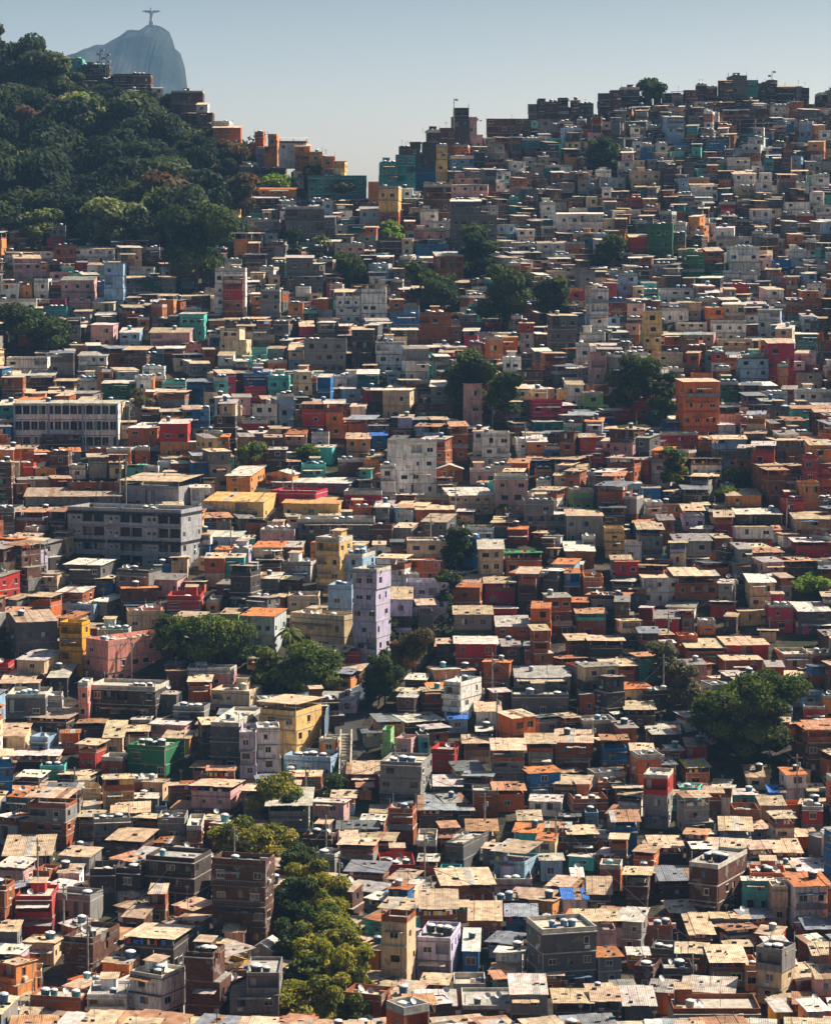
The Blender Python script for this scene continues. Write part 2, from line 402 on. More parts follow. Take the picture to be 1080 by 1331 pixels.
def house_parts(W, D, H, walls, roof, rng, near=True, style='', nst=None, surv=False, plain=False):
    """local frame: front face on y=0 (facing -y), x centred, base z=0. Returns [(part, MB, [(sub, MB)])]"""
    out = []
    shape, rcol, _ = ROOF[roof]
    wt, wb = (walls.split('/') + [walls])[:2]
    ctop, cbot = jit(WALL[wt][0], rng), jit(WALL[wb][0], rng)
    mtop, mbot = WALL[wt][2], WALL[wb][2]
    slabc = jit(rng.choice([(.45, .43, .40), (.32, .31, .30), (.55, .53, .5), (.2, .18, .17)]), rng)
    dig = min(9.0, D * .45 + 2.0)
    top_open = 0.0
    Hb = H
    if shape == 'raised':
        top_open = min(2.4, max(1.0, H * .34)) * rng.uniform(.75, 1.0)
        Hb = max(1.2, H - top_open)
    elif shape == 'flat':
        Hb = max(1.5, H - rng.uniform(.5, 1.0))
    elif shape == 'gable':
        Hb = H - min(1.6, H * .3)
    else:
        Hb = H - .08
    n = nst or max(1, round(Hb / 2.75))
    sh = Hb / n
    hw = W / 2
    body = MB(); slabs = MB()
    wins = []
    # storeys
    lf = [0.0] * n; rg = [0.0] * n; fr = [0.0] * n
    if not style:
        for i in range(n):
            fr[i] = rng.uniform(-.25, .1) if i else 0.0
            lf[i] = rng.uniform(0, .25); rg[i] = rng.uniform(0, .25)
            if not plain and rng.random() < (.2 if surv else .45) and i == n - 1 and n > 1 and W > 4:
                if rng.random() < .5: lf[i] = W * rng.uniform(.15, .35)
                else: rg[i] = W * rng.uniform(.15, .35)
    for i in range(n):
        slabs = MB(); out.append(('floor_slab', slabs, []))
        z0, z1 = i * sh, (i + 1) * sh - .14
        x0, x1, yf = -hw + lf[i], hw - rg[i], fr[i]
        top = (i >= n / 2) if wt != wb else True
        mat, col = (mtop, ctop) if top else (mbot, cbot)
        if not style and not surv and wt == wb and rng.random() < .2:
            c2 = rng.choice(['b', 'g', 'c', 'b', 'B'])
            mat, col = WALL[c2][2], jit(WALL[c2][0], rng)
        if style == 'S':
            mat, col = 'wall', ctop
        zz0 = z0 if i else -dig
        def mk_ops(width, side):
            ops = []
            if sh < 1.7 or width < 1.8: return ops
            if style in ('A', 'S') and side == 0:
                if style == 'A':
                    k = max(1, int(width / 9)); cell = width / k
                    for j in range(k):
                        s = j * cell
                        ops += [(s + cell * .12, s + cell * .20, z0 + 1.3, z0 + 2.0, .2), (s + cell * .26, s + cell * .34, z0 + 1.3, z0 + 2.0, .2)]
                        ops += [(s + cell * .39, s + cell * .66, z0 + .85, z1 - .1, 1.5), (s + cell * .69, s + cell * .97, z0 + .85, z1 - .1, 1.5)]
                else:
                    k = max(1, int(width / 1.9)); cell = width / k
                    for j in range(k): ops.append((j * cell + .12, (j + 1) * cell - .12, z0 + 1.25, z1 - .3, .22))
                return ops
            k = max(1, int(width / rng.uniform(2.1, 3.2))); cell = width / k
            for j in range(k):
                r = rng.random()
                if r < (.14 if side == 0 else .4): continue
                if style != 'w' and side == 0 and rng.random() < .16 and cell > 2:   # veranda
                    ops.append((j * cell + .25, (j + 1) * cell - .25, z0 + .9, z1 - .15, 1.2)); continue
                w = min(cell - .5, rng.uniform(.8, 1.6)); h = min(sh - 1.35, rng.uniform(.9, 1.3))
                if w < .5 or h < .4: continue
                c = (j + .5) * cell + rng.uniform(-.15, .15) * cell
                a = max(.15, c - w / 2); hh = z0 + min(1.0, sh * .36)
                ops.append((a, min(width - .15, a + w), hh, hh + h, .16))
            return ops
        W_ = x1 - x0; D_ = D - yf
        faces = [((x0, yf), (1, 0), (0, -1), W_, 0), ((x1, yf), (0, 1), (1, 0), D_, 1), ((x0, D), (0, -1), (-1, 0), D_, 1)]
        for (o, u, nn, wd, side) in faces:
            ops = [p for p in mk_ops(wd, side) if p[1] - p[0] > .3 and p[3] - p[2] > .3]
            ops.sort(); cl = []
            for p in ops:
                if not cl or p[0] > cl[-1][1] + .05: cl.append(p)
            wall_face(body, o, u, nn, wd, zz0, z1, cl, mat, col)
            for p in cl:
                f_, p_ = window_parts(o, u, nn, p, rng, not near)
                if style == 'A' and p[4] > 1:
                    m2 = MB(); fbox(m2, o, u, nn, p[0] + .05, p[1] - .05, p[2] + .01, p[3] - .02, -.9, -.8, 'glass', (.012, .013, .018)); wins.append(('balcony_shade_sheet', m2, []))  # dark sheet across the opening stands in for the shade inside the balcony
                    continue
                if p[4] > 1:   # veranda: door at the back, railing in front
                    if near or rng.random() < .5:
                        m2 = MB(); fbox(m2, o, u, nn, p[0] + .1, min(p[1] - .1, p[0] + 1.0), p[2], p[3] - .1, -p[4] + .02, -p[4] + .08, 'frame', rng.choice([(.2, .1, .06), (.4, .4, .42), (.6, .6, .6)]))
                        wins.append(('door', m2, []))
                    if rng.random() < .5:
                        m2 = MB(); rc = rng.choice([(.6, .6, .6), (.1, .1, .1), (.3, .35, .4)])
                        fbox(m2, o, u, nn, p[0] + .02, p[1] - .02, p[2] + .35, p[2] + .42, -.12, -.06, 'frame', rc)
                        k = int((p[1] - p[0]) / .3)
                        for q in range(1, k): fbox(m2, o, u, nn, p[0] + q * .3, p[0] + q * .3 + .03, p[2], p[2] + .35, -.11, -.08, 'frame', rc)
                        wins.append(('railing', m2, []))
                    continue
                wins.append(('window', f_, [('pane', p_)]))
                if near and side < 2 and rng.random() < .12 and p[2] - z0 > .7:
                    m2 = MB(); fbox(m2, o, u, nn, p[0] + .1, p[0] + .85, p[2] - .62, p[2] - .14, .02, .38, 'frame', (.62, .62, .6)); wins.append(('air_conditioner', m2, []))
        body.face([(x1, D, zz0), (x0, D, zz0), (x0, D, z1), (x1, D, z1)], mat, col)
        # slab over this storey
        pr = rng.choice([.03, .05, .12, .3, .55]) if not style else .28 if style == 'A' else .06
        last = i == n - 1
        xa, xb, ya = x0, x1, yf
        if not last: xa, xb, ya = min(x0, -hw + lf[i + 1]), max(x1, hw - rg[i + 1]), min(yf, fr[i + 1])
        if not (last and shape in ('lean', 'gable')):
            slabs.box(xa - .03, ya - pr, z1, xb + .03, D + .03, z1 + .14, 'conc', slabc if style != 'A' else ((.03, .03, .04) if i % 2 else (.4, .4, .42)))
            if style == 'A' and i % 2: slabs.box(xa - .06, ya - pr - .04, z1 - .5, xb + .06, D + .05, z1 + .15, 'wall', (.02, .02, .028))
            if pr > .5 and not style and not last and rng.random() < .8:     # narrow balcony
                m2 = MB(); rail(m2, xa, xb, ya - pr + .1, z1 + .14, .85, jit(ctop, rng) if rng.random() < .5 else (.3, .3, .32), rng.choice([0, 0, 1]))
                out.append(('railing', m2, []))
        if style == 'S':
            for j in range(0, 4):
                s = x0 + (x1 - x0) * j / 3
                m2 = MB(); m2.box(s - .25, yf - .3, zz0 if i == 0 else z0, s + .25, yf - .07, z1 + .14, 'wall', (.34, .40, .58)); out.append(('column', m2, []))
        if not style and W > 4 and rng.random() < .34 and z0 + sh > 2.2:      # lean-to awning
            m2 = MB(); w_ = (x1 - x0) * rng.uniform(.4, .95); s = rng.uniform(x0, x1 - w_); dd_ = rng.uniform(.7, 1.8); za = min(z1 - .1, z0 + rng.uniform(2.0, 2.5))
            sheet(m2, s, s + w_, yf - dd_, yf - .04, za - dd_ * .16, za, jit(rng.choice([CREAM, WHITEROOF, WHITEROOF, GREYROOF, (.45, .2, .1), (.1, .2, .35)]), rng), rng, near)
            out.append(('awning', m2, []))
        if near and not style and i == 0 and rng.random() < .5:   # drain pipe
            m2 = MB(); s = x0 + .1 if rng.random() < .5 else x1 - .18
            m2.box(s, yf - .14, 0, s + .09, yf - .05, Hb, 'frame', rng.choice([(.6, .6, .58), (.25, .2, .17)]))
            out.append(('drain_pipe', m2, []))
    x0, x1, yf = -hw + lf[-1], hw - rg[-1], fr[-1]
    out.append(('wall', body, []))
    out += wins
    spots = []
    if shape == 'raised':
        pw = MB(); ph = top_open * rng.uniform(.25, .5); th = .13
        pc, pm = (ctop, mtop) if rng.random() < .7 else (jit(WALL['b'][0], rng), 'brick')
        pw.box(x0, yf, Hb, x1, yf + th, Hb + ph, pm, pc); pw.box(x0, D - th, Hb, x1, D, Hb + ph, pm, pc)
        pw.box(x0, yf + th, Hb, x0 + th, D - th, Hb + ph, pm, pc); pw.box(x1 - th, yf + th, Hb, x1, D - th, Hb + ph, pm, pc)
        if rng.random() < .4:      # part of the top floor is closed
            a = rng.uniform(.3, .7)
            s0, s1 = (x0 + .02, x0 + (x1 - x0) * a) if rng.random() < .5 else (x0 + (x1 - x0) * a, x1 - .02)
            pw.box(s0, yf + rng.choice([.02, .9]), Hb + .01, s1, D - .02, H - .15, mtop, ctop)
        out.append(('parapet', pw, []))
        over = rng.uniform(.25, .7); tilt = math.tan(R(rng.uniform(1.5, 7.5))) * (1 if rng.random() < .8 else -.6)
        hb = H + (D + 2 * over) * tilt
        post_h = lambda y: H + (y + over) / (D + 2 * over) * (hb - H) - .02
        k = 2 if W < 6 else 3
        for i in range(k):
            for yy in (yf + .02, D - .14):
                m2 = MB(); s = x0 + .02 + (x1 - x0 - .16) * i / (k - 1)
                m2.box(s, yy, Hb + ph if near else Hb, s + .12, yy + .12, post_h(yy), 'frame', slabc)
                out.append(('post', m2, []))
        m2 = MB(); sheet(m2, x0 - over, x1 + over, yf - over, D + over, H, hb, jit(rcol, rng, .27), rng, near)
        out.append(('roof_sheet', m2, []))
        if rng.random() < .25 and near:
            k = rng.randint(3, 6)
            for i in range(k):
                m2 = MB(); s = x0 + .4 + (x1 - x0 - 1.2) * i / k
                m2.box(s, yf - .05, Hb + ph - .1, s + rng.uniform(.35, .7), yf - .03, Hb + ph + rng.uniform(.5, .8) - .1, 'cloth', rng.choice([(.7, .7, .7), (.5, .05, .05), (.05, .15, .5), (.7, .5, .1), (.75, .6, .6)]))
                out.append(('hanging_cloth', m2, []))
    elif shape == 'lean':
        over = rng.uniform(.15, .45); tilt = math.tan(R(rng.uniform(2.5, 9.0))) * (1 if rng.random() < .82 else -.5)
        if style: tilt = math.tan(R(3))
        hb = Hb + (D + 2 * over) * tilt
        zt = lambda y: Hb + (y + over) / (D + 2 * over) * (hb - Hb)
        g = MB()   # closes the wedge under the sheet
        z_ = (n) * sh - .14
        za, zb = zt(yf), zt(D)
        g.face([(x0, yf, z_), (x1, yf, z_), (x1, yf, za), (x0, yf, za)], mtop, ctop)
        g.face([(x1, yf, z_), (x1, D, z_), (x1, D, zb), (x1, yf, za)], mtop, ctop)
        g.face([(x0, D, z_), (x0, yf, z_), (x0, yf, za), (x0, D, zb)], mtop, ctop)
        g.face([(x1, D, z_), (x0, D, z_), (x0, D, zb), (x1, D, zb)], mtop, ctop)
        body.add(g)
        m2 = MB(); sheet(m2, x0 - over, x1 + over, yf - over, D + over, Hb + .005, hb + .005, jit(rcol, rng, .27), rng, near)
        out.append(('roof_sheet', m2, []))
        if rng.random() < .25: spots.append((rng.uniform(x0 + .8, x1 - .8) if x1 - x0 > 2 else 0, D * .55, zt(D * .55) + .1))
    elif shape == 'gable':
        ov = .35; m2 = MB(); c = jit(rcol, rng); yd = D
        for s in (-1, 1):
            xa = x0 - ov if s < 0 else x1 + ov
            p = [(xa, -ov, Hb), (0, -ov, H), (0, yd + ov, H), (xa, yd + ov, Hb)]
            if s > 0: p = [p[1], p[0], p[3], p[2]]
            m2.hexa(p + [(q[0], q[1], q[2] + .06) for q in p], 'sheet', c)
        out.append(('roof_sheet', m2, []))
        z_ = n * sh - .14
        body.face([(x0, yf, z_), (x1, yf, z_), (x1, yf, Hb), (0, yf, H), (x0, yf, Hb)], mtop, ctop)
        body.face([(x1, yf, z_), (x1, D, z_), (x1, D, Hb), (x1, yf, Hb)], mtop, ctop)
        body.face([(x0, D, z_), (x0, yf, z_), (x0, yf, Hb), (x0, D, Hb)], mtop, ctop)
    else:
        pw = MB(); th = .14; ph = H - Hb
        pc, pm = (ctop, mtop) if rng.random() < .6 else ((.6, .57, .52), 'conc')
        pw.box(x0, yf, Hb, x1, yf + th, H, pm, pc); pw.box(x0, D - th, Hb, x1, D, H, pm, pc)
        pw.box(x0, yf + th, Hb, x0 + th, D - th, H, pm, pc); pw.box(x1 - th, yf + th, Hb, x1, D - th, H, pm, pc)
        out.append(('parapet', pw, []))
        ms = MB()   # sun-bleached roof screed
        ms.box(x0 + th + .01, yf + th + .01, Hb + .004, x1 - th - .01, D - th - .01, Hb + .03, 'conc', jit(rng.choice([(.62, .56, .47), (.5, .46, .4), (.4, .38, .36)]), rng))
        out.append(('roof_deck', ms, []))
        if not plain and rng.random() < .45 and W > 5 and D > 5:
            hx = rng.uniform(x0 + .6, x1 - 3.0); hy = D - rng.uniform(3.0, 3.6); hh = rng.uniform(1.6, 2.3)
            m2 = MB(); m2.box(hx, hy, Hb + .03, hx + 2.2, hy + 2.4, Hb + hh, mtop, ctop)
            m3 = MB(); sheet(m3, hx - .3, hx + 2.5, hy - .3, hy + 2.7, Hb + hh, Hb + hh + .25, jit(CREAM, rng), rng, False)
            out.append(('stair_head', m2, [('roof_sheet', m3)]))
            spots += [(rng.uniform(x0 + .9, x1 - .9), 1.2 + yf, Hb + .03)]
        k = 0 if plain else rng.choice([0, 1, 2, 3]) if roof == 'f' else rng.choice([2, 3, 4])
        bx = rng.uniform(x0 + 1.0, max(x0 + 1.05, x1 - 1.0 - 1.5 * (k - 1))); by = yf + rng.uniform(1.0, max(1.1, D * .45))
        for i in range(k):
            if bx + 1.5 * i < x1 - .8: spots.append((bx + 1.5 * i + rng.uniform(-.15, .3), by + rng.uniform(-.5, .6), Hb + .03 + rng.choice([0, 0, .25])))
    return out, spots

def tank_parts(rng, blue=None):
    col = blue or rng.choice([(.02, .12, .32), (.02, .10, .25), (.03, .2, .35), (.02, .035, .06), (.05, .3, .38), (.3, .31, .33)])
    r = rng.uniform(.55, .78); h = rng.uniform(.8, 1.15)
    b = MB(); b.lathe(0, 0, [(r * .82, 0), (r * .9, h * .45), (r, h * .93), (r * 1.06, h * .95), (r * 1.06, h)], 12, 'tank', col)
    l = MB(); lc = rng.choice([(.75, .76, .78), (.6, .66, .74), col, (.8, .8, .8)])
    l.lathe(0, 0, [(r * 1.04, h + .004), (r * .9, h + .13), (r * .45, h + .24), (r * .2, h + .27)], 12, 'tank', lc)
    return b, l, col
